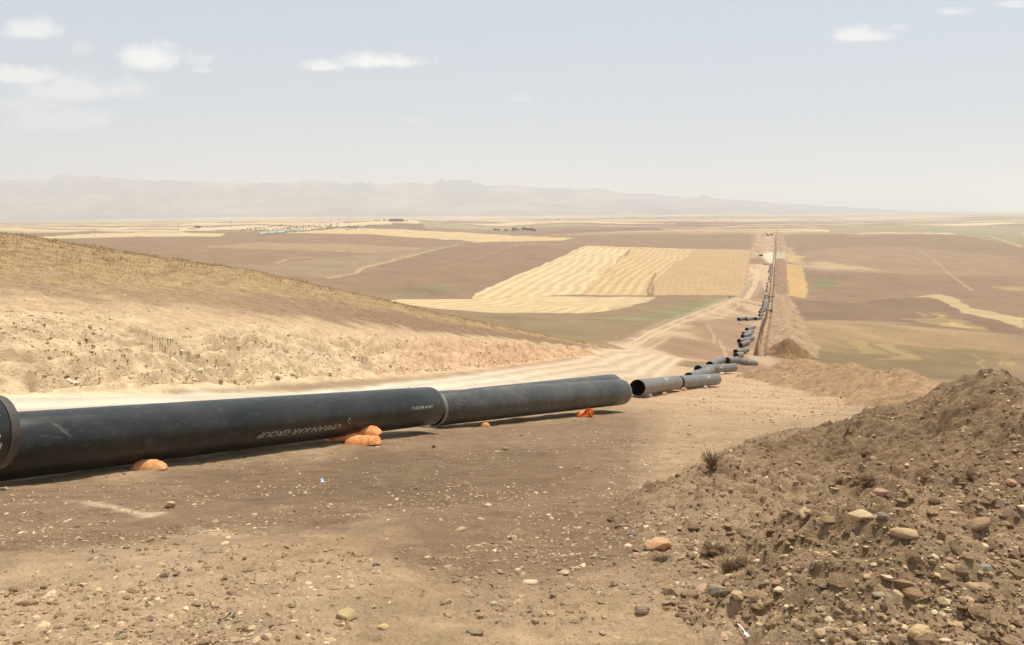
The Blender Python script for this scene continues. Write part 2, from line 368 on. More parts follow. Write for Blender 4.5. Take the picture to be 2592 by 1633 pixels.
def ground_colour(x, y):
    n = x.size
    col = np.empty((n, 3)); col[:] = alb((184, 151, 118))
    far = y > 118
    # ---- near soil
    nr = ~far
    if nr.any():
        X, Y = x[nr], y[nr]; c = np.empty((X.size, 3)); c[:] = alb((178, 148, 112))
        sc_full = sc = np.clip(Y * .14, .35, 8)
        wfx, wfy = fbm(X / sc / 1.2, Y / sc / 1.2, 3, 90), fbm(X / sc / 1.2, Y / sc / 1.2, 3, 96)
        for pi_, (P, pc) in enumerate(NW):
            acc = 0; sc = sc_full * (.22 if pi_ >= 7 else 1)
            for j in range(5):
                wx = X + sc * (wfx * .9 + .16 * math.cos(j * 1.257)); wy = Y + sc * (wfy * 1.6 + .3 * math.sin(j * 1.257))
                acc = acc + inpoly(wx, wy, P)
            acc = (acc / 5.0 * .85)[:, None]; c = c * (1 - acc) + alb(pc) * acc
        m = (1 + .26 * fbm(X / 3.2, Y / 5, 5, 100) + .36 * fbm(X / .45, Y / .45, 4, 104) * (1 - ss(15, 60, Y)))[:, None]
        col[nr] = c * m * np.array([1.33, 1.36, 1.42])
    # ---- the valley
    if far.any():
        X, Y = x[far], y[far]; c = np.empty((X.size, 3)); c[:] = alb((168, 138, 110))
        # distant patchwork of stubble and ploughland
        ux = X * .94 + Y * .34 + 160 * pn(X / 900, Y / 900, 120); uy = -X * .34 + Y * .94 + 120 * pn(X / 700, Y / 700, 121)
        ci = np.floor(ux / np.where(Y > 5000, 900, 520)).astype(int); cj = np.floor(uy / np.where(Y > 5000, 420, 210) + (ci % 3) * .37).astype(int)
        hsh = _perm[(ci * 73 + cj * 151 + 977) & 4095] / 4096.0
        pal = np.array([alb(q) for q in [(236,208,164), (228,198,150), (172,142,116), (160,130,108), (186,170,134), (214,184,142), (240,214,172)]])
        pc = pal[(hsh * 7).astype(int) % 7]
        w = ss(1500, 1900, Y)[:, None]; c = c * (1 - w) + pc * w
        for P, fc, mo in FW:
            if len(P) < 3: continue
            Pa = np.array(P); m = (X > Pa[:, 0].min() - 30) & (X < Pa[:, 0].max() + 30) & (Y > Pa[:, 1].min() - 30) & (Y < Pa[:, 1].max() + 30)
            if not m.any(): continue
            jx = 1.3 * pn(X[m] / 14, Y[m] / 14, 130); jy = 1.6 * pn(X[m] / 16, Y[m] / 16, 131)
            if mo > .11: jx = jx + 9 * fbm(X[m] / 30, Y[m] / 30, 3, 132); jy = jy + 16 * fbm(X[m] / 30, Y[m] / 30, 3, 133)
            ins = 0
            for ox, oy in ((-.25, -.4), (.25, -.4), (0, .5)):
                q = 1.0 if mo <= .11 else 16
                ins = ins + inpoly(X[m] + jx + ox * q, Y[m] + jy + oy * q, P) / 3.0
            k = (1 + mo * 1.6 * fbm(X[m] / 22, Y[m] / 40, 4, 134))[:, None]; ins = ins[:, None]
            cm = c[m]; c[m] = cm * (1 - ins) + alb(fc) * k * ins
        # drilled rows left by the combine in the two stubble fields
        for idx, edge_, per in ((7, EDGE1, 9.0), (8, EDGE2, 7.0), (10, EDGE3, 8.0), (9, EDGE2, 4.6)):
            P = FW[idx][0]
            if len(P) < 3: continue
            Pa = np.array(P); m = (X > Pa[:, 0].min()) & (X < Pa[:, 0].max()) & (Y > Pa[:, 1].min()) & (Y < Pa[:, 1].max())
            if not m.any(): continue
            ins = inpoly(X[m], Y[m], P); ox, oy = Pa[:, 0].mean(), Pa[:, 1].mean()
            u = line_dist(X[m], Y[m], edge_) + .3 * pn(X[m] / 30, Y[m] / 60, 140)
            st = np.clip(np.cos(u / per * 2 * np.pi) * 1.6 + .5 * pn(X[m] / 5, Y[m] / 25, 141), -1, 1)
            amp = .03 if idx == 9 else .10
            f = 1 + ins * st * amp * np.array([[1.0], [1.1], [1.5]])
            c[m] *= f.T
        ins = 0; sfx, sfy = fbm(X / 12, Y / 16, 3, 150), fbm(X / 12, Y / 16, 3, 151)
        for j in range(4):
            ins = ins + inpoly(X + 3 * sfx + .8 * math.cos(j * 1.57), Y + 5 * sfy + 1.5 * math.sin(j * 1.57), SW) / 4.0
        sc = np.empty((X.size, 3)); sc[:] = alb((182, 148, 118))
        t = ss(-.3, .2, fbm(X / 7, Y / 45, 5, 152))[:, None]; sc = sc * (1 - t) + alb((216, 184, 148)) * t
        t = (ss(560, 640, Y) * (1 - ss(800, 900, Y)) * ss(-.3, .2, fbm(X / 6, Y / 50, 3, 153)))[:, None]; sc = sc * (1 - .75 * t) + alb((238, 202, 158)) * .75 * t
        t = (ss(940, 990, Y) * (1 - ss(1080, 1150, Y)) * ss(-14, -4, X - TR(Y)))[:, None]; sc = sc * (1 - t) + alb((236, 220, 186)) * t
        t = (np.exp(-((X - TR(Y) - 7) / 5) ** 2))[:, None]; sc = sc * (1 - .6 * t) + alb((172, 137, 108)) * .6 * t
        for P, pc in CW:
            if len(P) < 3: continue
            q = 0
            for j in range(3): q = q + inpoly(X + 4 * sfx + 2 * math.cos(j * 2.1), Y + 9 * sfy + 4 * math.sin(j * 2.1), P) / 3.0
            q = (q * .8)[:, None]; sc = sc * (1 - q) + alb(pc) * q
        ins = ins[:, None]; c = c * (1 - ins) + sc * ins
        for P, wd, lc in LW:
            if len(P) < 2: continue
            Pa = np.array(P); m = (X > Pa[:, 0].min() - 15) & (X < Pa[:, 0].max() + 15) & (Y > Pa[:, 1].min() - 15) & (Y < Pa[:, 1].max() + 15)
            if not m.any(): continue
            dd = line_dist(X[m], Y[m], P) + .5 * wd * pn(X[m] / 7, Y[m] / 7, 160)
            q = ((1 - ss(wd * .35, wd * .8, dd)) * .85)[:, None]; c[m] = c[m] * (1 - q) + alb(lc) * q
        col[far] = c * np.array([1.05, 1.03, .96]) * (1 + .07 * fbm(X / 9, Y / 25, 3, 161))[:, None]
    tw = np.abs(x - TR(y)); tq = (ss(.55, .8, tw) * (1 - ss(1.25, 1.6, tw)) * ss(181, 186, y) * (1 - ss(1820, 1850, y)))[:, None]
    col = col * (1 - tq) + alb((128, 98, 72)) * tq  # trench walls darkened in the colour to stand for shade; floor stays light
    # ---- haul road dust
    rw = road_w(x, y)[:, None] * (1 - .75 * ss(118, 200, y))[:, None]
    rs = road_s(x, y)
    trk = ((.86 + .10 * np.cos(rs * 2 * np.pi / 1.9 + pn(x / 6, y / 12, 170))) * (1 + .16 * fbm(x / 1.5, y / 3.5, 4, 171) + .05 * np.cos(rs * 2 * np.pi / .23 + 2 * pn(x, y / 3, 172))))[:, None]
    rc = np.where((y < 60)[:, None], alb((255, 240, 205), .72), alb((240, 208, 164), .68))
    t = ss(40, 75, y)[:, None]; rc = alb((255, 238, 206), .68) * (1 - t) + alb((240, 210, 172), .68) * t
    col = col * (1 - rw) + rc * trk * rw
    # ---- hillside and cutting
    d5, d6, d7, d8 = (knot_d(KB + i, x, y) for i in range(4))
    a = x / np.maximum(y, .1); isl = (1 - ss(.078, .116, a + .014 * pn(x / 2.5, y / 2.5, 190))) * (y < 135) * (y > 15)
    s = (y - d5) / np.maximum(d6 - d5, .5)
    n = fbm(x / 2.2, y / 2.2, 4, 180); n2 = fbm(x / .7, y / .7, 3, 184)
    onh = (ss(-.5, .05, s + .3 * n) * isl)[:, None]
    pink = ss(-.25, .02, a)[:, None]
    cutc = alb((240, 210, 166), .84) * (1 - pink) + alb((232, 188, 146), .82) * pink
    grey = (ss(.1, .45, n) * .5)[:, None]; cutc = cutc * (1 - grey) + alb((220, 192, 152), .78) * (1 - pink) * grey + alb((218, 170, 126), .8) * pink * grey
    hs = (y - d6) / np.maximum(d8 - d6, 1)
    pale = alb((228, 194, 150), .76); brown = alb((168, 136, 104), .70); grass = alb((210, 176, 128), .72); gr2 = alb((202, 172, 118), .74)
    q = hs + .16 * n + .05 * n2
    n3 = fbm(x / 1.2 + y / 9, y / 6, 4, 187)
    hc = cutc * 1.0
    t = ss(.0, .12, q)[:, None]; hc = hc * (1 - t) + pale * t
    t = (ss(.14, .30, q) * (.75 + .25 * ss(-.35, -.1, a)))[:, None]; hc = hc * (1 - t) + brown * t
    t = (ss(.50, .80, q + .30 * ss(-.15, -.5, a) + .10 * n3) * .92)[:, None]
    gv = ss(-.2, .4, n2)[:, None]; gc = grass * (1 - .5 * gv) + gr2 * .5 * gv
    hc = hc * (1 - t) + gc * t
    n3 = fbm(x / 1.2 + y / 9, y / 6, 4, 187)
    tb = (ss(.05, .4, n3) * ss(.3, .5, q) * .55)[:, None]; hc = hc * (1 - tb) + brown * tb
    hc = hc * (1 + .34 * n2 + .16 * n + .2 * fbm(x / .35, y / .35, 2, 188) * (1 - ss(40, 90, y)))[:, None]
    col = col * (1 - onh) + hc * onh
    return np.clip(col, .01, .9)

# ------------------------------------------------------------------ mesh helpers
def mesh_np(name, V, faces, cols=None, smooth=True, mat=None):
    """V (n,3), faces (m,k) array"""
    me = bpy.data.meshes.new(name)
    m, k = faces.shape
    me.vertices.add(len(V)); me.vertices.foreach_set('co', np.ascontiguousarray(V, np.float32).ravel())
    me.loops.add(m * k); me.loops.foreach_set('vertex_index', np.ascontiguousarray(faces, np.int32).ravel())
    me.polygons.add(m); me.polygons.foreach_set('loop_start', np.arange(0, m * k, k, dtype=np.int32))
    me.polygons.foreach_set('loop_total', np.full(m, k, np.int32))
    me.update(calc_edges=True)
    me.polygons.foreach_set('use_smooth', np.full(m, smooth))
    if cols is not None:
        at_ = me.color_attributes.new('col', 'FLOAT_COLOR', 'POINT')
        at_.data.foreach_set('color', np.ascontiguousarray(np.hstack([cols, np.ones((len(cols), 1))]), np.float32).ravel())
    if mat: me.materials.append(mat)
    return me
def link(name, me, parent=None, loc=None):
    o = bpy.data.objects.new(name, me); C.objects.link(o)
    if parent: o.parent = parent
    if loc is not None: o.location = loc
    return o
def tag(o, label, cat=None, group=None, kind=None):
    if label: o['label'] = label
    if cat: o['category'] = cat
    if group: o['group'] = group
    if kind: o['kind'] = kind
    return o
def empty(name, loc, rz=0):
    o = bpy.data.objects.new(name, None); C.objects.link(o); o.location = loc; o.rotation_euler = (0, 0, rz)
    o.empty_display_size = .3
    return o
def bm_obj(name, bm, mat, parent=None, smooth=False, bevel=0):
    me = bpy.data.meshes.new(name); bm.to_mesh(me); bm.free()
    for p in me.polygons: p.use_smooth = smooth
    if mat: me.materials.append(mat)
    o = link(name, me, parent)
    return o
def add_box(bm, c, s, rot=None):
    M = Matrix.Translation(c) @ (rot.to_4x4() if rot else Matrix.Identity(4)) @ Matrix.Diagonal((s[0], s[1], s[2], 1))
    return bmesh.ops.create_cube(bm, size=1, matrix=M)
def add_bar(bm, a, b, r0, r1=None, seg=8):
    a, b = Vector(a), Vector(b); d = b - a
    M = Matrix.Translation((a + b) / 2) @ d.to_track_quat('Z', 'Y').to_matrix().to_4x4()
    bmesh.ops.create_cone(bm, cap_ends=True, segments=seg, radius1=r0, radius2=r1 if r1 is not None else r0, depth=d.length, matrix=M)

# ------------------------------------------------------------------ materials
def newmat(name):
    m = bpy.data.materials.new(name); m.use_nodes = True
    nt = m.node_tree; b = nt.nodes['Principled BSDF']; return m, nt, b
def N(nt, t, **kw):
    n = nt.nodes.new(t)
    for k, v in kw.items():
        if k in n.inputs.keys(): n.inputs[k].default_value = v
        else: setattr(n, k, v)
    return n
def noise_node(nt, scale, detail=4, rough=.6, vec=None):
    n = nt.nodes.new('ShaderNodeTexNoise'); n.inputs['Scale'].default_value = scale; n.inputs['Detail'].default_value = detail; n.inputs['Roughness'].default_value = rough
    if vec is None:
        tc = nt.nodes.new('ShaderNodeTexCoord'); vec = tc.outputs['Object']
    nt.links.new(vec, n.inputs['Vector']); return n
def maprange(nt, v, a, b, c, d):
    n = nt.nodes.new('ShaderNodeMapRange'); n.inputs[1].default_value = a; n.inputs[2].default_value = b; n.inputs[3].default_value = c; n.inputs[4].default_value = d
    nt.links.new(v, n.inputs[0]); return n.outputs[0]
def soil_mat(name, scales, bump, dist, gain=.35):
    m, nt, b = newmat(name); L = nt.links
    at_ = nt.nodes.new('ShaderNodeAttribute'); at_.attribute_name = 'col'
    tc = nt.nodes.new('ShaderNodeTexCoord'); cur = at_.outputs['Color']; hsum = None
    for i, (sc, am) in enumerate(scales):
        n = noise_node(nt, sc, 5, .65, tc.outputs['Object'])
        f = maprange(nt, n.outputs['Fac'], .3, .7, 1 - am, 1 + am)
        mx = nt.nodes.new('ShaderNodeVectorMath'); mx.operation = 'SCALE'
        L.new(cur, mx.inputs[0]); L.new(f, mx.inputs['Scale']); cur = mx.outputs[0]
        if hsum is None: hsum = n.outputs['Fac']
        else:
            ad = nt.nodes.new('ShaderNodeMath'); ad.operation = 'ADD'; L.new(hsum, ad.inputs[0]); L.new(n.outputs['Fac'], ad.inputs[1]); hsum = ad.outputs[0]
    L.new(cur, b.inputs['Base Color']); b.inputs['Roughness'].default_value = .95; b.inputs['Specular IOR Level'].default_value = .15
    bp = nt.nodes.new('ShaderNodeBump'); bp.inputs['Strength'].default_value = bump; bp.inputs['Distance'].default_value = dist
    L.new(hsum, bp.inputs['Height']); L.new(bp.outputs[0], b.inputs['Normal'])
    return m
def plain(name, c, rough=.8, var=.12, scale=6, bump=.2, dist=.01, spec=.3, metal=0):
    m, nt, b = newmat(name); L = nt.links
    n = noise_node(nt, scale, 5, .6)
    f = maprange(nt, n.outputs['Fac'], .3, .7, 1 - var, 1 + var)
    mx = nt.nodes.new('ShaderNodeVectorMath'); mx.operation = 'SCALE'; mx.inputs[0].default_value = tuple(c)[:3]
    L.new(f, mx.inputs['Scale']); L.new(mx.outputs[0], b.inputs['Base Color'])
    b.inputs['Roughness'].default_value = rough; b.inputs['Specular IOR Level'].default_value = spec; b.inputs['Metallic'].default_value = metal
    if bump:
        bp = nt.nodes.new('ShaderNodeBump'); bp.inputs['Strength'].default_value = bump; bp.inputs['Distance'].default_value = dist
        L.new(n.outputs['Fac'], bp.inputs['Height']); L.new(bp.outputs[0], b.inputs['Normal'])
    return m
M_soil = soil_mat('packed_soil', [(.55, .06), (7, .12), (60, .2)], .7, .03)
M_hill = soil_mat('clay_bank', [(.8, .05), (3.5, .10), (16, .16)], .9, .10)
M_field = soil_mat('field_soil', [(.02, .05), (.12, .07), (.7, .08)], .25, .25)
M_road = soil_mat('road_dust', [(.4, .05), (6, .07), (30, .06)], .4, .02)
M_heap = soil_mat('spoil_soil', [(1.2, .10), (9, .16), (60, .22)], .7, .03)
M_stone = soil_mat('gravel_stone', [(30, .12), (120, .12)], .5, .006)

# ------------------------------------------------------------------ ground sheet, split by what each piece is
print('terrain...')
def seg(a, b, f):
    n = max(2, int(math.log(b / a) / f)); return list(np.exp(np.linspace(math.log(a), math.log(b), n, endpoint=False)))
rows = np.array(seg(.25, 2.8, .06) + seg(2.8, 20, .0031) + seg(20, 30, .0022) + seg(30, 62, .0024) + seg(62, 130, .0036) + seg(130, 2000, .0055) + seg(2000, 20000, .014) + [20000.0])
side = np.array([.64, .68, .74, .82, .95, 1.2, 1.6, 2.4, 4.0])
cols_ = np.concatenate([-side[::-1], np.linspace(-.62, .62, 1240), side])
AA, DD = np.meshgrid(cols_, rows)
X = (AA * DD).ravel(); Y = DD.ravel()
Z = height(X, Y)
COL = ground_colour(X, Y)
nr, nc = len(rows), len(cols_)
lab = np.full(X.size, 2)                                                     # farmland
lab[Y < 118] = 0                                                             # working strip
lab[(Y >= 118) & inpoly(X, Y, SW)] = 0
lab[road_w(X, Y) > .5] = 3
KD_ = lambda X, Y: np.clip(Y - knot_d(KB, X, Y), 0, 12) * -1 + Y
d5 = knot_d(KB, X, Y); isl = (X / Y + .012 * pn(X / 2.5, Y / 2.5, 191) + .004 * (Y - KD_(X, Y)) < .112) & (Y < 150)
lab[isl & (Y > d5 * .995)] = 1
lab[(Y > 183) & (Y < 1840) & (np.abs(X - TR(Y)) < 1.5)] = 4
idx = np.arange(nr * nc).reshape(nr, nc)
Fq = np.stack([idx[:-1, :-1], idx[:-1, 1:], idx[1:, 1:], idx[1:, :-1]], -1).reshape(-1, 4)
fl = lab[Fq[:, 0]]
V = np.stack([X, Y, Z], 1)
NAMES = {0: ('ground', M_soil), 1: ('hillside', M_hill), 2: ('farmland', M_field), 3: ('dirt_road', M_road), 4: ('trench', M_soil)}
for k, (nm, mt) in NAMES.items():
    ff = Fq[fl == k]
    if not len(ff): continue
    u, inv = np.unique(ff, return_inverse=True)
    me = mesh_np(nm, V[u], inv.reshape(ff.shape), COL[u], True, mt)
    o = link(nm, me); o['kind'] = 'structure'
# ground behind the camera
gx, gy = np.meshgrid(np.linspace(-160, 160, 90), np.linspace(-60, .25, 40)); 
ME2 = np.stack([gx.ravel(), gy.ravel(), np.full(gx.size, -1.74) + .1 * pn(gx.ravel() / 5, gy.ravel() / 5, 1) * ss(0, -3, gy.ravel())], 1)
ii = np.arange(gx.size).reshape(40, 90); fq = np.stack([ii[:-1, :-1], ii[:-1, 1:], ii[1:, 1:], ii[1:, :-1]], -1).reshape(-1, 4)
cc = np.empty((gx.size, 3)); cc[:] = alb((184, 152, 118))
o = link('ground', mesh_np('ground', ME2, fq, cc, True, M_soil)); o['kind'] = 'structure'
zlow = float(V[:, 2].min())
del AA, DD, Fq, fl

# ------------------------------------------------------------------ mountains
print('mountains...')
prof = [(-900,424),(-300,430),(0,424),(100,424),(135,414),(150,411),(220,414),(330,423),(400,424),(520,428),(600,429),(740,429),(830,435),(930,431),(1010,430),(1080,431),(1180,435),(1260,441),(1400,446),(1500,454),(1620,462),(1720,470),(1850,477),(1930,484),(2050,491),(2200,498),(2350,502),(2500,507),(3600,512)]
pp = np.array(prof, float) * .42525
ma, mt_ = np.meshgrid(np.linspace(-1.0, 1.0, 900), np.linspace(0, 1, 110))
md = 10500 + 7500 * mt_
mx = ma * md
pxm = 512 + ma * 894
zc = -dep(np.interp(pxm, pp[:, 0], pp[:, 1])) * 14500
zb = lut(TAB, mx, np.full_like(mx, 11000.0)) * 1.02
env = np.clip(mt_ / .55, 0, 1) ** 1.15 * np.where(mt_ > .55, np.clip(1 - (mt_ - .55) / .45, 0, 1), 1)
rn = ridged(mx / 1500, md / 2600, 5, 200); rn2 = ridged(mx / 520, md / 1100, 4, 210)
crest = np.exp(-((mt_ - .55) / .06) ** 2)
mz = zb + (zc - zb) * env * (1 + (rn - .55) * .95 * (1 - crest) + (rn2 - .5) * .24 * (1 - .95 * crest) + .05 * pn(mx / 300, md / 300, 3)) - 25 * (1 - ss(0, .05, mt_))
mcol = np.empty((mx.size, 3)); mcol[:] = alb((118, 112, 108)); mq = ss(-.2, .4, fbm(mx.ravel() / 900, md.ravel() / 900, 4, 220))[:, None]; mcol = mcol * (1 - mq) + alb((186, 164, 140)) * mq
ii = np.arange(mx.size).reshape(110, 900); fq = np.stack([ii[:-1, :-1], ii[:-1, 1:], ii[1:, 1:], ii[1:, :-1]], -1).reshape(-1, 4)
o = link('mountains', mesh_np('mountains', np.stack([mx.ravel(), md.ravel(), mz.ravel()], 1), fq, mcol, True, M_field)); o['kind'] = 'structure'

# ------------------------------------------------------------------ spoil heaps
def spoil(name, pts, bbox, step, col, label, rough, tilt=0, herring=0):
    x0, x1, y0, y1 = bbox; nx, ny = int((x1 - x0) / step), int((y1 - y0) / step)
    gx, gy = np.meshgrid(np.linspace(x0, x1, nx), np.linspace(y0, y1, ny)); gx, gy = gx.ravel(), gy.ravel()
    gy = gy + tilt * (gx - x0)
    r = rough
    wx = gx + r * .9 * fbm(gx / (2.2 * r + .6), gy / (2.2 * r + .6), 3, 300); wy = gy + r * .9 * fbm(gx / (2.2 * r + .6), gy / (2.2 * r + .6), 3, 304)
    hf = pts if callable(pts) else (lambda X_, Y_: heap_h(X_, Y_, pts))
    h = hf(wx, wy)
    m = ss(0.01, .16, h)
    if herring: h = h * (1 + .28 * pn(gx / 5, gy / 7, 305)) + m * .35 * (1 - np.abs(pn((gx + gy) / 5, (gy - gx * .4) / 9, 306)) * 3)
    k = r
    h2 = h + m * (fbm(gx / (1.3 * k + .3), gy / (1.3 * k + .3), 3, 310) * .20 * k + (ridged(gx / (.5 * k + .05), gy / (.5 * k + .05), 3, 314) - .4) * .15 * k
                  + (ridged(gx / (.17 * k + .03), gy / (.17 * k + .03), 3, 318) - .4) * .10 * k * (.5 + ss(-.2, .3, pn(gx / .9, gy / .9, 321))) + pn(gx / (.07 * k + .02), gy / (.07 * k + .02), 319) * .026 * k)
    z = height(gx, gy) + h2 - .06 * (1 - m) - .02
    keep = h > .004
    ii = np.arange(nx * ny).reshape(ny, nx); fq = np.stack([ii[:-1, :-1], ii[:-1, 1:], ii[1:, 1:], ii[1:, :-1]], -1).reshape(-1, 4)
    fq = fq[keep[fq].any(1)]
    u, inv = np.unique(fq, return_inverse=True)
    c = np.empty((gx.size, 3)); c[:] = alb(col)
    n1 = fbm(gx / (1.5 * k + .2), gy / (1.5 * k + .2), 4, 320); t = ss(-.1, .45, n1)[:, None] * .5
    c = c * (1 - t) + np.minimum(alb(col) * 1.5, .6) * t; c *= (1 + .36 * fbm(gx / (.4 * k + .1), gy / (.4 * k + .1), 3, 325))[:, None]
    edge = (1 - ss(.0, .42 if callable(pts) else .12, h + .06 * n1))[:, None]
    em = (edge[:, 0] > .01) & keep; ge = ground_colour(gx[em], gy[em]); c[em] = c[em] * (1 - edge[em]) + ge * edge[em]
    o = link(name, mesh_np(name, np.stack([gx, gy, z], 1)[u], inv.reshape(fq.shape), c[u], True, M_heap))
    tag(o, label, 'spoil heap', 'heaps of dug soil beside the pipeline')
    ZG = np.where(keep, z, -1e3).reshape(ny, nx)
    def look(x, y):
        x, y = np.broadcast_arrays(np.asarray(x, float), np.asarray(y, float))
        i = (y - y0) / (y1 - y0) * (ny - 1); j = (x - x0) / (x1 - x0) * (nx - 1)
        ok = (i >= 0) & (i < ny - 1) & (j >= 0) & (j < nx - 1)
        i = np.clip(i, 0, ny - 1.001); j = np.clip(j, 0, nx - 1.001); a = i.astype(int); b = j.astype(int); fa = i - a; fb = j - b
        v = ZG[a, b] * (1 - fa) * (1 - fb) + ZG[a + 1, b] * fa * (1 - fb) + ZG[a, b + 1] * (1 - fa) * fb + ZG[a + 1, b + 1] * fa * fb
        return np.where(ok, v, -1e3)
    return look
print('heaps...')
HEAP1 = [(4.3, 4.9, .25, 1.5), (5.0, 7.2, .85, 2.6), (6.4, 10.5, 1.35, 3.5), (8.35, 15.5, 1.75, 4.6), (10.8, 20, 1.15, 4.2), (13.5, 26, .1, 3)]
HEAP1B = [(1.5, 5.3, .05, 1.0), (2.5, 5.8, .34, 1.7), (3.5, 6.1, .55, 2.0), (5, 6.4, .7, 2.2)]
HEAP1D = [(.9, 4.1, .04, .9), (1.7, 4.2, .26, 1.3), (2.5, 4.6, .4, 1.6), (3.3, 5.6, .5, 1.8)]
HEAP1C = [(1.3, 7.0, .06, 1.4), (2.9, 10.2, .26, 2.4), (5.0, 15, .30, 3.0), (8.5, 22, .2, 3)]
def big_heap(x, y):
    a, b, c = heap_h(x, y, HEAP1), heap_h(x, y, HEAP1B), heap_h(x, y, HEAP1C)
    m = np.maximum(np.maximum(a, b), heap_h(x, y, HEAP1D)); return np.maximum(m, c) + .25 * np.minimum(m, c)
surf1 = spoil('spoil_heap', big_heap, (-.6, 15.5, 2.4, 28), .020, (168, 138, 105), 'large dark brown stony spoil heap filling the right foreground', 1.0)
a1 = [(.329 * 125 - 3.5, 122, .5, 5), (34.3, 105, 2.7, 8), (33.5, 96, 1.9, 6.5), (33.6, 87, 2.5, 7.5), (32.2, 78, 1.8, 6), (30.6, 70, 2.2, 6.5), (26, 56, 1.4, 5), (21, 44, .5, 4)]
spoil('spoil_heap', a1, (12, 50, 38, 132), .16, (196, 160, 120), 'pale lumpy ridge of spoil along the edge of the slope behind the large stony heap', 2.2)
cone = [(TR(187) + 5.6, 187, 4.3, 5.0), (TR(196) + 6.6, 196, 3.0, 6)]
spoil('spoil_heap', cone, (48, 68, 176, 206), .18, (164, 128, 90), 'dark brown cone of spoil at the near end of the trench', 1.8)
bank = [(TR(y) + 7, y, h, w) for y, h, w in ((203, 2.3, 7), (230, 2.8, 7), (260, 2.2, 6.5), (300, 2.6, 6.5), (350, 1.9, 6.5), (400, 2.3, 6), (450, 1.8, 6), (500, 1.6, 5.5), (535, .3, 5))]
def wide(pts): 
    xs = [p[0] for p in pts]; ys = [p[1] for p in pts]; return (min(xs) - 9, max(xs) + 9, min(ys) - 8, max(ys) + 8)
spoil('spoil_heap', bank, wide(bank), .55, (200, 165, 128), 'long pale windrow of spoil running along the right side of the trench', 2.6, herring=1)
bank2 = [(TR(y) + 6.6, y, h, w) for y, h, w in ((560, .4, 5), (600, 1.6, 5.5), (750, 1.6, 5.5), (900, 1.7, 5.5), (960, .4, 5))]
spoil('spoil_heap', bank2, wide(bank2), 1.0, (178, 142, 112), 'distant brown windrow of spoil between the trench and the small golden field', 2.6, herring=1)

# ------------------------------------------------------------------ stones
print('stones...')
def surf(x, y):
    """top of ground or of the near heap"""
    x = np.asarray(x, float); y = np.asarray(y, float)
    return np.maximum(height(x, y), surf1(x, y))
PALETTE = [(214,184,142), (190,158,120), (240,216,174), (170,140,106), (204,164,128), (184,162,126), (226,200,150), (196,158,134)]
phi = (1 + 5 ** .5) / 2
icoV = np.array([(-1, phi, 0), (1, phi, 0), (-1, -phi, 0), (1, -phi, 0), (0, -1, phi), (0, 1, phi), (0, -1, -phi), (0, 1, -phi), (phi, 0, -1), (phi, 0, 1), (-phi, 0, -1), (-phi, 0, 1)]) / math.sqrt(1 + phi * phi)
icoF = np.array([(0,11,5),(0,5,1),(0,1,7),(0,7,10),(0,10,11),(1,5,9),(5,11,4),(11,10,2),(10,7,6),(7,1,8),(3,9,4),(3,4,2),(3,2,6),(3,6,8),(3,8,9),(4,9,5),(2,4,11),(6,2,10),(8,6,7),(9,8,1)])
def pebbles(name, xs, ys, sizes, label, pal, mat, sink=.42, jag=.36, dark=1.0):
    n = len(xs); zs = surf(xs, ys)
    base = icoV[None] * (1 + RNG.uniform(-jag, jag, (n, 12, 1)))
    sc = np.stack([RNG.uniform(.7, 1.3, n), RNG.uniform(.6, 1.1, n), RNG.uniform(.35, .75, n)], 1) * sizes[:, None] / 2
    th = RNG.uniform(0, 6.28, n); c, s = np.cos(th), np.sin(th)
    v = base * sc[:, None]
    tl = RNG.normal(0, .35, n); v = np.stack([v[..., 0], v[..., 1] * np.cos(tl)[:, None] - v[..., 2] * np.sin(tl)[:, None], v[..., 1] * np.sin(tl)[:, None] + v[..., 2] * np.cos(tl)[:, None]], -1)
    v = np.stack([v[..., 0] * c[:, None] - v[..., 1] * s[:, None], v[..., 0] * s[:, None] + v[..., 1] * c[:, None], v[..., 2]], -1)
    v += np.stack([xs, ys, zs + sc[:, 2] * (1 - 2 * sink)], 1)[:, None]
    f = (icoF[None] + 12 * np.arange(n)[:, None, None]).reshape(-1, 3)
    pc = np.array([alb(p, .8) for p in pal])[RNG.integers(0, len(pal), n)] * RNG.uniform(.75, 1.15, (n, 1)) * dark
    o = link(name, mesh_np(name, v.reshape(-1, 3), f, np.repeat(pc, 12, 0), False, mat))
    return tag(o, label, name.replace('_', ' '), kind='stuff')
def scatter(n, d0, d1, a0, a1, ex=1.0):
    """points spread over the ground fan between two distances"""
    t = RNG.random(n); d = d0 * (d1 / d0) ** (t ** ex); a = RNG.uniform(a0, a1, n)
    return a * d, d
def power(n, lo, hi, k=2.2):
    u = RNG.random(n); return (lo ** (1 - k) + u * (hi ** (1 - k) - lo ** (1 - k))) ** (1 / (1 - k))
SOILP = [(182,150,116), (168,136,104), (200,168,130), (150,122,94), (214,186,146), (176,146,112)]
xs, ys = scatter(60000, 2.6, 60, -.64, .64)
dens = ss(-.25, .35, fbm(xs / 1.7, ys / 2.6, 4, 400) + .35 * ss(0, 1, xs / ys + .25) * (1 - ss(20, 40, ys)) - .1 * ss(12, 30, ys))
keep = (RNG.random(len(xs)) < dens * (1 - .8 * road_w(xs, ys)))
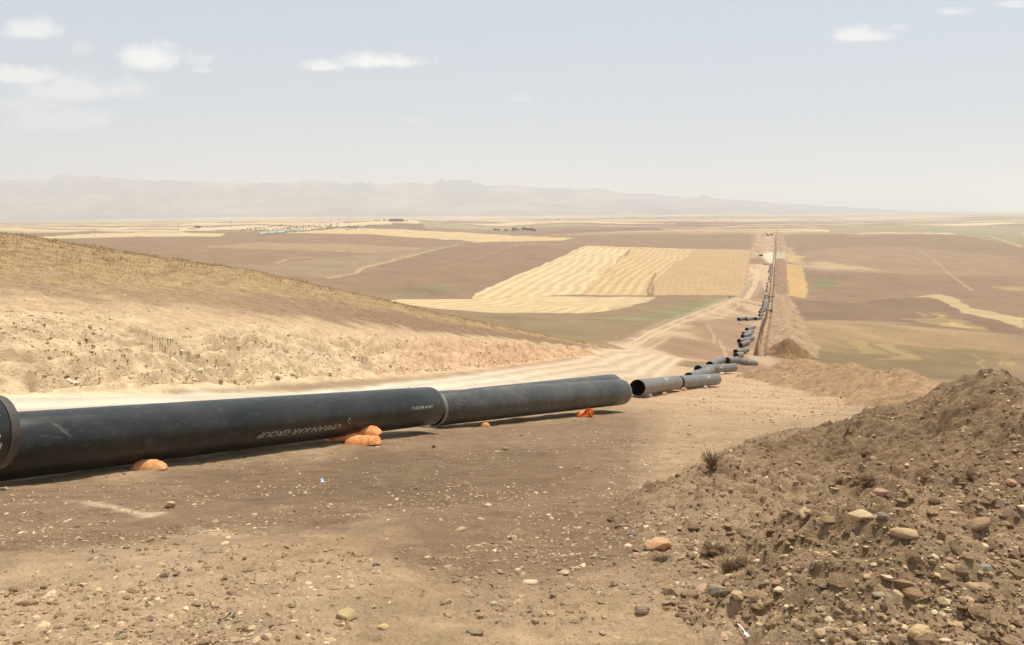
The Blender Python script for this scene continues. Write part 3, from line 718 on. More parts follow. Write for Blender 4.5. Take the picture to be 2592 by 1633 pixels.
# nothing inside the pipes' footprint
for A_, B_ in PIPES_NEAR[:8]:
    keep &= line_dist(xs, ys, [(A_.x, A_.y), (B_.x, B_.y)]) > .25
xs, ys = xs[keep], ys[keep]
sz = power(len(xs), .008, .06, 2.5) * np.interp(ys, [3, 10, 60], [1, 1.2, 2.6])
pebbles('gravel', xs, ys, sz, 'loose gravel strewn over the bare brown ground', PALETTE, M_stone)
xs, ys = scatter(44000, 2.6, 26, -.2, .64)
hh = big_heap(xs, ys); keep = (hh > .04)
xs, ys = xs[keep], ys[keep]; sz = power(len(xs), .009, .075, 2.6); st = RNG.random(len(xs)) < .34
pebbles('heap_gravel', xs[st], ys[st], sz[st], 'pale gravel scattered over the large spoil heap', [(206,176,134), (186,156,118), (226,200,156), (196,162,126), (180,160,126)], M_stone, .5)
pebbles('heap_clods', xs[~st], ys[~st], sz[~st] * 1.5, 'brown earth clods covering the large spoil heap', [(158,130,98), (172,142,108), (144,118,88), (182,152,116)], M_heap, .45, .42)
xs, ys = scatter(16000, 2.8, 40, -.62, .62)
keep = (fbm(xs / 1.2, ys / 2.0, 3, 420) > .02) & (road_w(xs, ys) < .3); xs, ys = xs[keep], ys[keep]
pebbles('soil_clods', xs, ys, power(len(xs), .015, .07, 2.5) * np.interp(ys, [3, 40], [.9, 2]), 'crumbly brown soil clods scattered on the ground', [(188,158,124), (204,174,138), (196,164,128)], M_heap, .42, .42)
# stones and clods of the cutting and the hillside
aa = RNG.uniform(-.62, .105, 26000); k5 = np.interp(aa, AG, KD[:, KB]); k8 = np.interp(aa, AG, KD[:, KB + 3])
dd = k5 + (k8 - k5) * RNG.random(aa.size) ** 1.7; xs, ys = aa * dd, dd
keep = fbm(xs / 3, ys / 3, 3, 430) > -.12; xs, ys = xs[keep], ys[keep]
hsz = 1 - .5 * ss(.0, .35, (dd[keep] - np.interp(aa[keep], AG, KD[:, KB + 1])) / 15.0)
pebbles('bank_rubble', xs, ys, power(len(xs), .035, .26, 3.0) * hsz, 'clay lumps and stones lying on the cut bank and hillside', [(232,206,160), (222,190,146), (246,230,198), (172,138,102), (212,184,138), (190,158,120)], M_stone, .4, .4)
# rubble on the pale ridge and the far strip
xs = RNG.uniform(8, 46, 12000); ys = RNG.uniform(30, 125, 12000); keep = (np.abs(xs / ys) < .62) & (xs / ys > .2) & (fbm(xs / 5, ys / 9, 3, 480) > -.1); xs, ys = xs[keep], ys[keep]
zz = height(xs, ys)
def pebbles_on(name, xs, ys, sizes, label, pal, mat, zfun):
    global surf
    keep_f = surf; surf = zfun; o = pebbles(name, xs, ys, sizes, label, pal, mat); surf = keep_f; return o
pebbles_on('strip_gravel', xs, ys, power(len(xs), .04, .2, 2.9), 'sparse clods on the pale strip at the middle distance', SOILP + [(130,104,78), (140,112,86), (226,200,160)], M_stone, lambda x, y: height(x, y) + heap_h(x, y, a1))

# individual rocks
def rock_mesh(name, seed, mat, sub=3, jag=.22, flat=.6, long=1.3, facet=False):
    bm = bmesh.new(); bmesh.ops.create_icosphere(bm, subdivisions=sub, radius=.5)
    r = random.Random(seed); planes = [(Vector((r.gauss(0, 1), r.gauss(0, 1), r.gauss(0, 1))).normalized(), r.uniform(.26, .42)) for _ in range(9 if facet else 5)]
    co = np.array([v.co[:] for v in bm.verts]); nn = fbm(co[:, 0] * 2.2 + seed * 3.1, co[:, 1] * 2.2 + co[:, 2] * 1.7, 3, seed)
    for v, q in zip(bm.verts, nn):
        v.co *= 1 + jag * q * 1.6
        for pn_, pd in planes:
            e = v.co.dot(pn_) - pd
            if e > 0: v.co -= pn_ * e * (.95 if facet else .7)
        v.co.x *= long; v.co.z *= flat
    me = bpy.data.meshes.new(name); bm.to_mesh(me); bm.free()
    for p in me.polygons: p.use_smooth = True
    me.materials.append(mat); return me
def rock_mat(name, c): return plain(name, alb(c, .85), .92, .2, 9, .6, .014, .15)
SPECIAL = [ # x, y, width, height in photograph pixels, colour, flat, label
 (1668,1382,68,44,(214,166,122),.62,0,'large smooth orange-tan boulder with a shadowed underside lying on open ground'),
 (1820,1494,52,50,(160,150,124),.8,0,'round dark grey-green boulder half buried at the foot of the heap'),
 (877,1548,66,48,(198,174,124),.5,1,'flat triangular pale olive slab near the bottom edge, left of centre'),
 (1625,1546,38,36,(178,156,126),.8,0,'rounded light grey cobble left of the dark round boulder'),
 (2182,1306,60,38,(216,190,146),.6,1,'yellow streaked wedge shaped stone on the heap'),
 (2232,1249,44,24,(192,154,128),.55,0,'pinkish red oblong stone high on the heap'),
 (2328,1598,64,46,(214,182,132),.6,0,'largest pale tan boulder at the bottom right of the heap'),
 (2066,1571,26,24,(236,214,164),.7,1,'pale cream block, left of a cream pair at the heap foot'),
 (2101,1567,26,32,(240,220,170),.7,1,'pale cream block, right of a cream pair at the heap foot'),
 (2500,1440,40,36,(164,156,132),.7,1,'angular greenish grey block near the right edge of the heap'),
 (2312,1502,52,60,(160,128,92),.9,1,'tall brown pointed stone standing on the lower heap'),
 (425,1277,34,28,(214,186,142),.7,1,'rough pale clay lump at the end of the white dust streak'),
 (968,1585,32,26,(222,190,136),.6,0,'yellow tan cobble right of the flat triangular slab'),
 (2236,1306,36,18,(150,132,116),.5,1,'small purple brown stone right of the yellow streaked stone'),
 (2100,1316,46,16,(172,144,104),.4,1,'long thin tan stone left of the yellow streaked stone'),
 (1202,1600,42,22,(174,150,118),.5,0,'low grey tan cobble at the bottom centre of the picture'),
 (405,1438,24,16,(224,196,132),.6,1,'small yellow stone alone on the lower left ground'),
 (1925,1528,36,42,(202,172,128),.8,1,'two-toned tan and dark stone right of the dark round boulder'),
 (2076,1427,28,26,(220,198,156),.7,1,'whitish angular stone in the middle of the heap flank'),
 (1601,1356,22,20,(140,126,112),.8,0,'small dark grey cobble left of the orange-tan boulder'),
 (1756,1336,32,20,(140,116,90),.6,0,'dark brown oblong cobble behind the orange-tan boulder'),
 (2238,1622,34,22,(186,162,130),.5,0,'flat grey cobble left of the largest pale boulder'),
 (2160,1604,34,26,(170,140,108),.7,1,'brown block on the ground below the cream pair'),
 (2268,1580,30,20,(202,170,126),.6,0,'tan rounded stone directly above the largest pale boulder'),
 (955,1130,13,7,(206,182,140),.3,1,'thin flat stone in front of the orange sandbags'),
 (1098,1132,11,9,(110,86,66),.9,1,'small dark upright stone on open ground below the joint of the black pipes'),
 (953,1434,24,16,(150,132,108),.7,1,'dark topped grey stone on the open ground left of centre'),
 (1430,1453,30,14,(206,186,148),.5,1,'pale sharp edged stone left of the orange-tan boulder'),
 (1310,1447,26,16,(226,196,150),.5,1,'cream flat stone in the middle of the lower ground'),
 (1250,1525,20,18,(216,196,160),.8,0,'small whitish round pebble on the bottom centre ground'),
 (2420,1300,26,22,(226,202,160),.6,1,'cream stone high on the heap near the right edge'),
 (2560,1225,30,26,(206,164,122),.7,0,'orange tan cobble at the right edge halfway up the heap'),
 (2580,1395,26,18,(236,220,186),.5,1,'nearly white slab at the right edge of the heap'),
 (1790,1241,12,10,(180,160,128),.7,0,'pale pebble behind the heap foot near the dry root clump'),
]
def heap_hit(px, py, dmin=1.5):
    x, y, z = ray(px, py); d = _dm[(_dm >= dmin) & (_dm < 200)]; Xr = d * x / y; Zr = d * z / y
    H = np.maximum(height(Xr, d, False), surf1(Xr, d))
    u = np.nonzero(Zr <= H)[0]
    return None if not len(u) else np.array((Xr[u[0]], d[u[0]], H[u[0]]))
matc = {}
taken = []
for i, (sx, sy, w, h, c, fl_, fac, lb) in enumerate(SPECIAL):
    p = heap_hit(sx * K, (sy + h * .35) * K)
    if p is None: continue
    wid = w * K / 887 * p[1] * 1.04
    if c not in matc: matc[c] = rock_mat('rock_surface', c)
    me = rock_mesh('rock', 30 + i, matc[c], 4, .25, fl_ , 1.15, bool(fac))
    o = link('rock', me); o.scale = (wid / 1.1, wid * .85, wid * min(1.1, h / w * 1.35 / max(fl_, .3)) * .8)
    o.rotation_euler = (random.uniform(-.15, .15), random.uniform(-.15, .15), random.uniform(-.4, .4))
    o.location = (p[0], p[1] + wid * .2, float(surf(p[0], p[1])) + o.scale[2] * .5 * fl_ * .6)
    tag(o, lb, 'rock'); taken.append((p[0], p[1], wid))
kinds = [('tan', (206,174,132)), ('brown', (172,142,106)), ('cream', (232,208,166)), ('grey', (178,160,130)), ('pinkish', (194,158,130))]
protos = []
for ci, (cn, c) in enumerate(kinds):
    mt = rock_mat(cn + '_rock_surface', c)
    for k in range(4): protos.append((cn, rock_mesh('rock', 100 + ci * 7 + k, mt, 2, .3, random.uniform(.5, .8), random.uniform(1, 1.35), k % 2 == 0)))
n_r = 0
while n_r < 262:
    if random.random() < .62:
        t = random.random(); d = 2.9 * (20 / 2.9) ** t; a = random.uniform(.02, .6); x, y = a * d, d
        if float(big_heap(np.array([x]), np.array([y]))[0]) < .04 and random.random() < .6: continue
        s = min(.14, .034 * random.paretovariate(2.2))
    else:
        t = random.random(); d = 2.9 * (34 / 2.9) ** t; a = random.uniform(-.6, .5); x, y = a * d, d
        s = min(.10, .026 * random.paretovariate(2.6)) * (1 + d / 22)
        if float(road_w(np.array([x]), np.array([y]))[0]) > .3: continue
    if any((x - q[0]) ** 2 + (y - q[1]) ** 2 < (q[2] * .7 + s * .6) ** 2 for q in taken): continue
    if min(float(line_dist(np.array([x]), np.array([y]), [(A_.x, A_.y), (B_.x, B_.y)])[0]) for A_, B_ in PIPES_NEAR[:4]) < .8: continue
    cn, me = random.choices(protos, [3 if q[0] == 'tan' else 3 if q[0] == 'brown' else 1.6 if q[0] == 'cream' else 1 for q in protos])[0]
    o = link('rock', me); o.scale = (s, s * random.uniform(.7, 1), s * random.uniform(.6, .95)); o.rotation_euler = (random.uniform(-.4, .4), random.uniform(-.4, .4), random.uniform(0, 6.28))
    o.location = (x, y, float(surf(x, y)) + o.scale[2] * .06)
    onh = float(big_heap(np.array([x]), np.array([y]))[0]) > .08
    tag(o, '%s stone bedded in the soil of the large heap' % cn if onh else 'loose %s stone on the bare ground in front of the pipes' % cn, 'rock', ('%s stones on the large heap' % cn) if onh else '%s stones on the bare ground' % cn)
    taken.append((x, y, s)); n_r += 1

# dry root clumps
M_root = plain('dry_root', alb((150, 122, 92)), .9, .3, 20, .4, .01)
M_straw = plain('dry_straw', alb((214, 186, 130)), .8, .2, 5, 0)
M_grass = soil_mat('dry_grass_blade', [(1, .2)], 0, .01)
_nt = M_grass.node_tree; _b = _nt.nodes['Principled BSDF']; _tr = _nt.nodes.new('ShaderNodeBsdfTranslucent'); _mx = _nt.nodes.new('ShaderNodeMixShader'); _mx.inputs[0].default_value = .5
_nt.links.new(_b.inputs['Base Color'].links[0].from_socket, _tr.inputs['Color']); _nt.links.new(_b.outputs[0], _mx.inputs[1]); _nt.links.new(_tr.outputs[0], _mx.inputs[2])
_nt.links.new(_mx.outputs[0], [n for n in _nt.nodes if n.type == 'OUTPUT_MATERIAL'][0].inputs['Surface'])
ROOTS = [(1802,1168,44,50,'largest brown clump of dry roots standing upright behind the foot of the heap'), (1676,1420,42,24,'brown root clump just below the orange-tan boulder'), (1812,1392,62,28,'wide dark root clump right of the orange-tan boulder'),
         (1852,1434,56,38,'ragged brown root clump above the dark round boulder'), (2200,1218,52,34,'dark root clump on the heap above the pinkish red stone'), (2198,1148,40,16,'flat dark root clump higher up the heap flank'), (2128,1220,24,22,'small pale root tuft left of the dark root clump on the heap'), (2456,1205,44,30,'dark root clump near the right edge of the heap')]
for sx, sy, w, h, lb in ROOTS:
    p = heap_hit(sx * K, (sy + h * .4) * K)
    if p is None: continue
    wid = w * K / 887 * p[1]; hg = h * K / 887 * p[1]
    bm = bmesh.new()
    for k in range(120):
        th = random.uniform(0, 6.28); rr = random.random() ** .5 * .5
        a = Vector((math.cos(th) * rr * wid * .5, math.sin(th) * rr * wid * .4, random.uniform(0, hg * .3)))
        b = a + Vector((random.gauss(0, .28) * wid, random.gauss(0, .22) * wid, random.uniform(.15, .8) * hg * .8))
        c = b + Vector((random.gauss(0, .12) * wid, random.gauss(0, .12) * wid, random.gauss(0, .14) * hg))
        r0 = wid * random.uniform(.008, .022)
        add_bar(bm, a, b, r0, r0 * .7, 4); add_bar(bm, b, c, r0 * .7, r0 * .2, 4)
    for k in range(14):
        mtx = Matrix.Translation((random.gauss(0, .2) * wid, random.gauss(0, .15) * wid, random.uniform(0, .35) * hg)) @ Matrix.Scale(random.uniform(.08, .2) * wid, 4)
        bmesh.ops.create_icosphere(bm, subdivisions=1, radius=1, matrix=mtx)
    o = bm_obj('root_clump', bm, M_root); o.location = (p[0], p[1] + .02, float(surf(p[0], p[1])) - .01); tag(o, lb, 'dry roots', 'dry root clumps')
# straw litter
def blades(name, xs, ys, hs, lean, wd, label, cols, mat, zf, nb=1, flatlie=False):
    n = len(xs); z = zf(xs, ys)
    Vv = []; Cc = []; 
    for b in range(nb):
        th = RNG.uniform(0, 6.28, n); ox = RNG.normal(0, .05, n); oy = RNG.normal(0, .05, n)
        l = RNG.uniform(.5, 1, n) * hs; ln = RNG.normal(0, lean, n); ld = RNG.uniform(0, 6.28, n)
        up = np.where(flatlie, l * .12, l)
        dx, dy = (np.cos(ld) * ln * l, np.sin(ld) * ln * l) if not flatlie else (np.cos(ld) * l, np.sin(ld) * l)
        bx, by = xs + ox, ys + oy; wx, wy = np.cos(th) * wd * hs, np.sin(th) * wd * hs
        p0 = np.stack([bx - wx, by - wy, z - .01 + (.012 if flatlie else 0)], 1); p1 = np.stack([bx + wx, by + wy, z - .01 + (.012 if flatlie else 0)], 1); p2 = np.stack([bx + dx, by + dy, z + up], 1)
        Vv.append(np.stack([p0, p1, p2], 1).reshape(-1, 3)); cc = np.array([alb(c) for c in cols])[RNG.integers(0, len(cols), n)] * RNG.uniform(.8, 1.15, (n, 1)); Cc.append(np.repeat(cc, 3, 0))
    Vv = np.concatenate(Vv); f = np.arange(len(Vv)).reshape(-1, 3)
    o = link(name, mesh_np(name, Vv, f, np.concatenate(Cc), False, mat)); tag(o, label, name.replace('_', ' '), kind='stuff')
print('grass...')
xs, ys = scatter(2600, 2.8, 30, -.55, .62); k = fbm(xs / 1.3, ys / 1.8, 3, 450) > -.02; xs, ys = xs[k], ys[k]
blades('straw_litter', xs, ys, np.full(len(xs), .11), .2, .016, 'bits of straw and twig littering the ground', [(220,192,140), (196,164,116), (170,136,98)], M_grass, surf, 1, True)
aa = RNG.uniform(-.62, .11, 60000); k6 = np.interp(aa, AG, KD[:, KB + 1]); k8 = np.interp(aa, AG, KD[:, KB + 3])
hs_ = RNG.random(aa.size) ** .6 * 1.12; dd = k6 + (k8 - k6) * hs_; xs, ys = aa * dd, dd
q = hs_ + .16 * fbm(xs / 2.2, ys / 2.2, 4, 180) + .25 * ss(-.2, -.5, aa)
keep = (RNG.random(aa.size) < ss(.52, .85, q)) & (fbm(xs / 1.1, ys / 1.1, 2, 460) > -.35 + .3 * ss(-.3, .1, aa)); xs, ys, hh_ = xs[keep], ys[keep], hs_[keep]
blades('dry_grass', xs, ys, RNG.uniform(.06, .20, len(xs)), .45, .05, 'dry golden grass growing on the upper hillside', [(230,200,150), (220,190,140), (206,184,136), (236,210,164), (190,160,122)], M_grass, lambda x, y: height(x, y), 2)
xs, ys = aa * dd, dd; keep = (RNG.random(aa.size) < .045 * ss(.6, 1.0, hs_)) & (fbm(xs / 2.5, ys / 2.5, 2, 465) > 0); xs, ys = xs[keep], ys[keep]
blades('tall_dry_grass', xs, ys, RNG.uniform(.18, .42, len(xs)), .4, .06, 'taller tufts of dry grass along the brow of the hillside', [(222,192,134), (190,168,116), (160,142,96), (232,204,150)], M_grass, lambda x, y: height(x, y), 4)

# ------------------------------------------------------------------ pipes
print('pipes...')
def pipe_coat_mat(name, c, dust, dustc, rough):
    m, nt, b = newmat(name); L = nt.links
    tc = nt.nodes.new('ShaderNodeTexCoord')
    n1 = noise_node(nt, 1.1, 6, .65, tc.outputs['Object'])
    mp = nt.nodes.new('ShaderNodeMapping'); mp.inputs['Scale'].default_value = (1.3, 4, 4); mp.inputs['Rotation'].default_value = (0, .25, .3)
    L.new(tc.outputs['Object'], mp.inputs['Vector'])
    n2 = noise_node(nt, 3.2, 6, .7, mp.outputs[0]); n3 = noise_node(nt, 26, 4, .6, tc.outputs['Object'])
    f1 = maprange(nt, n1.outputs['Fac'], .42, .72, 0, 1); f2 = maprange(nt, n2.outputs['Fac'], .54, .70, 0, 1.6)
    ad = nt.nodes.new('ShaderNodeMath'); ad.operation = 'ADD'; L.new(f1, ad.inputs[0]); L.new(f2, ad.inputs[1])
    ml = nt.nodes.new('ShaderNodeMath'); ml.operation = 'MULTIPLY'; L.new(ad.outputs[0], ml.inputs[0]); ml.inputs[1].default_value = dust; ml.use_clamp = True
    mx = nt.nodes.new('ShaderNodeMix'); mx.data_type = 'RGBA'; L.new(ml.outputs[0], mx.inputs['Factor']); mx.inputs['A'].default_value = (*c, 1); mx.inputs['B'].default_value = (*dustc, 1)
    L.new(mx.outputs['Result'], b.inputs['Base Color'])
    r = maprange(nt, n3.outputs['Fac'], .3, .7, rough - .07, rough + .1); L.new(r, b.inputs['Roughness']); b.inputs['Specular IOR Level'].default_value = .45
    bp = nt.nodes.new('ShaderNodeBump'); bp.inputs['Strength'].default_value = .12; bp.inputs['Distance'].default_value = .01; L.new(n1.outputs['Fac'], bp.inputs['Height']); L.new(bp.outputs[0], b.inputs['Normal'])
    return m
M_black = pipe_coat_mat('black_polyethylene', (.012, .014, .012), .13, (.20, .18, .14), .36)
M_dark = pipe_coat_mat('dusty_black_polyethylene', (.046, .046, .040), .30, (.24, .21, .17), .42)
M_grey = pipe_coat_mat('haze_greyed_dusty_coating', (.155, .15, .13), .35, (.36, .32, .26), .55)  # black coating with hazy reflected light put into its grey base, plus dust
M_bare = plain('bare_pipe_end', (.10, .085, .07), .55, .25, 14, .1, .004, .5, .3)
M_bare2 = plain('dusty_pipe_end', (.22, .20, .17), .6, .2, 14, .1, .004, .4, .1)
M_bore = plain('pipe_lining', (.022, .012, .008), .7, .2, 5, .1, .004, .3)
M_white = plain('white_stencil_paint', (.62, .62, .56), .7, .15, 30, 0)
M_chalk = plain('faded_paint_marker', (.42, .40, .33), .8, .25, 12, 0)
_pm = {}
def tube(L, r0, r1, seg_, x0, x1, inward=False):
    return None
def pipe_meshes(L, segs, coat, bare):
    key = (round(L, 2), segs, coat.name)
    if key in _pm: return _pm[key]
    def lathe(prof, mat, name):
        V_ = []; F_ = []
        n = len(prof)
        for (x, r) in prof:
            for k in range(segs):
                t = 2 * math.pi * k / segs; V_.append((x, r * math.cos(t), r * math.sin(t)))
        for i in range(n - 1):
            for k in range(segs):
                k2 = (k + 1) % segs; F_.append((i * segs + k, i * segs + k2, (i + 1) * segs + k2, (i + 1) * segs + k))
        me = mesh_np(name, np.array(V_), np.array(F_), None, True, mat)
        return me
    h = L / 2; r = PR
    xs_ = np.linspace(-h + .16, h - .16, 14)
    coat_p = [(-h + .155, r - .0045), (-h + .165, r)] + [(x, r) for x in xs_[1:-1]] + [(h - .165, r), (h - .155, r - .0045)]
    a = lathe(coat_p, coat, 'coating')
    def bevel(sg): return lathe([(sg * (h - .14), r - .0046), (sg * (h - .01), r - .0046), (sg * h, r - .012), (sg * h, r - .024), (sg * (h - .03), r - .024)], bare, 'bevelled_end')
    c = lathe([(-h + .03, r - .024), (0, r - .024), (h - .03, r - .024)], M_bore, 'bore')
    _pm[key] = (a, bevel(-1), bevel(1), c)
    return _pm[key]
def place_pipe(A_, B_, coat, bare, label, segs=64, parts=True, group='line pipes strung along the right of way'):
    A_, B_ = Vector(A_), Vector(B_); d = B_ - A_; L = round(d.length, 1)
    a, b1, b2, c = pipe_meshes(L, segs, coat, bare)
    mid = (A_ + B_) / 2
    root = empty('line_pipe', mid); root.rotation_mode = 'QUATERNION'
    q = d.to_track_quat('X', 'Z'); root.rotation_quaternion = q
    tag(root, label, 'pipe', group)
    link('coating', a, root)
    link('bore', c, root)
    if parts:
        link('bevelled_end', b1, root); link('bevelled_end', b2, root)
    else:
        link('bevelled_end', b1, root)
    return root, d, L
def text_on_pipe(root, txt, height_, x_start, ang0, size_dir, mat, name='stencil_lettering', flip=False, shear=0, thick=.0035, width=1.0, bold=0.0):
    """letters bent round the pipe; x along the axis, angle measured from the camera side horizontal"""
    cu = bpy.data.curves.new('t', 'FONT'); cu.body = txt; cu.size = height_ / .7; cu.shear = shear; cu.offset = bold; cu.resolution_u = 3
    tmp = bpy.data.objects.new('t', cu); C.objects.link(tmp); dg = bpy.context.evaluated_depsgraph_get(); dg.update()
    me = bpy.data.meshes.new_from_object(tmp.evaluated_get(dg)); bpy.data.objects.remove(tmp)
    bm = bmesh.new(); bm.from_mesh(me); bpy.data.meshes.remove(me)
    bmesh.ops.remove_doubles(bm, verts=bm.verts, dist=1e-5)
    ex = bmesh.ops.subdivide_edges(bm, edges=[e for e in bm.edges if e.calc_length() > .05], cuts=2, use_grid_fill=False)
    bmesh.ops.triangulate(bm, faces=bm.faces)
    for v in bm.verts:
        x, y = v.co.x * width, v.co.y
        if flip: x, y = -x, -y
        ang = ang0 + y / PR * 1.0
        rr = PR + thick
        # local frame: pipe axis +X; camera side is -Y; up +Z
        v.co = Vector((x_start + x, -math.cos(ang) * rr, math.sin(ang) * rr))
    me2 = bpy.data.meshes.new(name); bm.to_mesh(me2); bm.free(); me2.materials.append(mat)
    o = link(name, me2, root); return o
labs = ['black pipe cut off by the left edge with white stencilled characters on its rim',
 'long black foreground pipe with hand painted upside down lettering, second from the left',
 'dark grey-black pipe following the long lettered one, resting on an orange bag',
 'dark pipe mostly hidden behind the end of the second foreground pipe',
 'nearest of the grey pipes with a fully visible round dark mouth',
 'grey pipe with white numbers end to end with the one with the fully visible mouth',
 'grey pipe tucked behind the second grey pipe with only the top of its mouth showing',
 'long grey pipe lying crossways on a white bag at the edge of the slope',
 'short looking grey pipe standing out left behind the crossways grey pipe',
 'beige grey pipe whose mouth nearly touches the pipe standing out left',
 'grey pipe pointing to the right with its closed end toward the trench',
 'small bluish grey pipe end just above the pipe that points to the right']
roots = []
for i, (A_, B_) in enumerate(PIPES_NEAR):
    coat, bare = (M_black, M_bare) if i < 2 else (M_dark, M_bare2) if i < 4 else (M_grey, M_bare2)
    r_, d, L = place_pipe(A_, B_, coat, bare, labs[i], 96 if i < 4 else 48)
    roots.append((r_, d, L))
# girth weld seam and lettering on the first pipes
def axis_x(i, src_x):
    """position along pipe i whose projection has that photograph x"""
    A_, B_ = PIPES_NEAR[i]; best = None
    for k in range(401):
        P = A_.lerp(B_, k / 400); px, _ = project(P.x, P.y, P.z)
        e = abs(px - src_x * K)
        if best is None or e < best[0]: best = (e, (k / 400 - .5) * roots[i][2])
    return best[1]
xe = axis_x(1, 822); xb = axis_x(1, 612)
o = text_on_pipe(roots[1][0], 'UMRAN-KAR GROUP', .125, xe, R(-14), 1, M_chalk, 'hand_painted_lettering', True, .35)
ln = max(v.co.x for v in o.data.vertices) - min(v.co.x for v in o.data.vertices)
for v in o.data.vertices: v.co.x = xe + (v.co.x - xe) * abs(xe - xb) / ln
o['label'] = 'upside down slanted white lettering reading UMRAN-KAR GROUP'
xr = roots[1][2] / 2
text_on_pipe(roots[1][0], '7-1423 BR 46 WT', .075, xr - 1.62, R(4), 1, M_white, 'stencil_lettering', width=1.25)
# small diamond mark drawn beside the lettering
bm = bmesh.new(); c0 = axis_x(1, 841)
for (u0, v0), (u1, v1) in zip([(0, .07), (.07, 0), (0, -.07), (-.07, 0)], [(.07, 0), (0, -.07), (-.07, 0), (0, .07)]):
    pts_ = []
    for k in (0, 1):
        u_, v_ = (u0, v0) if k == 0 else (u1, v1); ang = R(-8) + v_ / PR
        pts_.append(Vector((c0 + u_, -math.cos(ang) * (PR + .004), math.sin(ang) * (PR + .004))))
    add_bar(bm, pts_[0], pts_[1], .005, .005, 4)
bm_obj('diamond_mark', bm, M_chalk, roots[1][0])
def scuff(root, x0, ang, lx, la, tilt, mat, seed):
    r = random.Random(seed); bm = bmesh.new(); n = 26; vs = []
    for k in range(n):
        t = 2 * math.pi * k / n; q = 1 + r.uniform(-.28, .28); u = math.cos(t) * lx * q; w = math.sin(t) * la * q
        u, w = u + tilt * w, w
        a_ = ang + w / PR; vs.append((u, w))
    c_ = bm.verts.new((x0, -math.cos(ang) * (PR + .0022), math.sin(ang) * (PR + .0022))); rings = []
    for f in (.35, .7, 1):
        rings.append([bm.verts.new((x0 + u * f, -math.cos(ang + w * f / PR) * (PR + .0022), math.sin(ang + w * f / PR) * (PR + .0022))) for u, w in vs])
    for k in range(n):
        bm.faces.new((c_, rings[0][k], rings[0][(k + 1) % n]))
        for j in (0, 1): bm.faces.new((rings[j][k], rings[j + 1][k], rings[j + 1][(k + 1) % n], rings[j][(k + 1) % n]))
    return bm_obj('scuff_mark', bm, mat, root, True)
M_scuff = plain('chalky_scuff', (.085, .082, .07), .8, .5, 9, 0); M_scuff2 = plain('dust_smear', (.05, .047, .04), .75, .5, 5, 0)
for sx_, an, lx, la, tl, mt, sd_ in [(108, 32, .05, .16, -.9, M_scuff, 1), (325, -12, .16, .12, .2, M_scuff2, 2), (700, 22, .09, .1, .3, M_scuff2, 3), (655, 40, .03, .14, -.7, M_scuff2, 4), (735, 42, .03, .16, -.8, M_scuff2, 5), (945, 6, .07, .12, .1, M_scuff2, 6), (240, 46, .5, .012, 0, M_scuff2, 7), (505, 34, .03, .08, -.8, M_scuff2, 8)]:
    scuff(roots[1][0], axis_x(1, sx_), R(an), lx, la, tl, mt, sd_)
# pipe 0: ends of four stencilled lines
rx = roots[0][2] / 2
for k, (t_, an) in enumerate([('A', 34), (':8', 16), ('6', 0), ('N', -17)]):
    text_on_pipe(roots[0][0], t_, .085, rx - .29 - .07 * len(t_), R(an), 1, M_white, 'stencil_lettering', width=1.0, bold=.004)
for i, (t_, f0, an) in {4: ('1 824 1086', .02, 42), 5: ('1 814 208', .1, 30), 6: ('1 806', .2, 40), 7: ('1 816 215', -.02, 12), 10: ('1 812 20', .0, 14)}.items():
    r_, d, L = roots[i]
    text_on_pipe(r_, t_, .19, f0 * L, R(an), 1, M_white, 'stencil_lettering', width=.95, bold=.012, thick=.006)

# the string of pipes farther down: photograph x, y of the bottom of the mouth, x of the other end
FARP = [(1861.7,898.7,1892), (1874,880.7,1895), (1870.4,870,1906), (1879.6,857.5,1901), (1882,850.7,1905), (1890,839.6,1909),
 (1869,812.7,1890), (1888,812.7,1914), (1912,811.5,1936),
 (1921.6,801.5,1936), (1922.2,793,1937), (1925.8,787,1940), (1929.5,782,1942), (1931.6,776,1944), (1933.8,772,1945.5), (1937,766,1947), (1935.3,760.5,1947.5), (1935.9,756.5,1948), (1939.5,751.8,1949),
 (1945.4,753.6,1957),
 (1948,743.5,1953.5), (1947.5,734.2,1953), (1946.4,727.6,1953.2), (1949,720.8,1954), (1948,715,1954.2), (1946,709,1954), (1947,704,1956), (1950.1,698.8,1955), (1948.5,694,1955), (1945.4,689.8,1953), (1946.4,686,1953.5), (1948,681.4,1954), (1948.5,677.2,1954.5), (1949.6,673.2,1955),
 (1953,790,1941), (1951,670.6,1956), (1934,670.2,1947)]
ordn = ['first', 'second', 'third', 'fourth', 'fifth', 'sixth', 'seventh', 'eighth', 'ninth', 'tenth', 'eleventh', 'twelfth', 'thirteenth', 'fourteenth', 'fifteenth', 'sixteenth', 'seventeenth', 'eighteenth']
def far_label(i):
    if i < 6: return 'grey pipe in the slanting row below the pale strip, %s counted from the viewer' % ordn[i]
    if i < 9: return ['left of the three crossways pipes in the valley, its dark mouth pointing at the viewer', 'middle one of the three crossways pipes in the valley, with a dark mouth', 'right one of the three crossways pipes in the valley, ending next to the trench'][i - 6]
    if i < 19: return 'small far pipe in the tight row beyond the crossways pipes, %s from the viewer' % ordn[i - 9]
    if i == 19: return 'tiny thin pipe lying crossways between the two farthest rows of pipes'
    if i < 34: return 'tiny pipe in the farthest row beside the trench, %s counted from the viewer' % ordn[i - 20]
    return {34: 'small dark pipe askew toward the trench at the near end of the tight row', 35: 'tiny pipe at the very end of the farthest row beside the pale dust', 36: 'tiny dark pipe lying crossways to the left at the far end of the row'}[i]
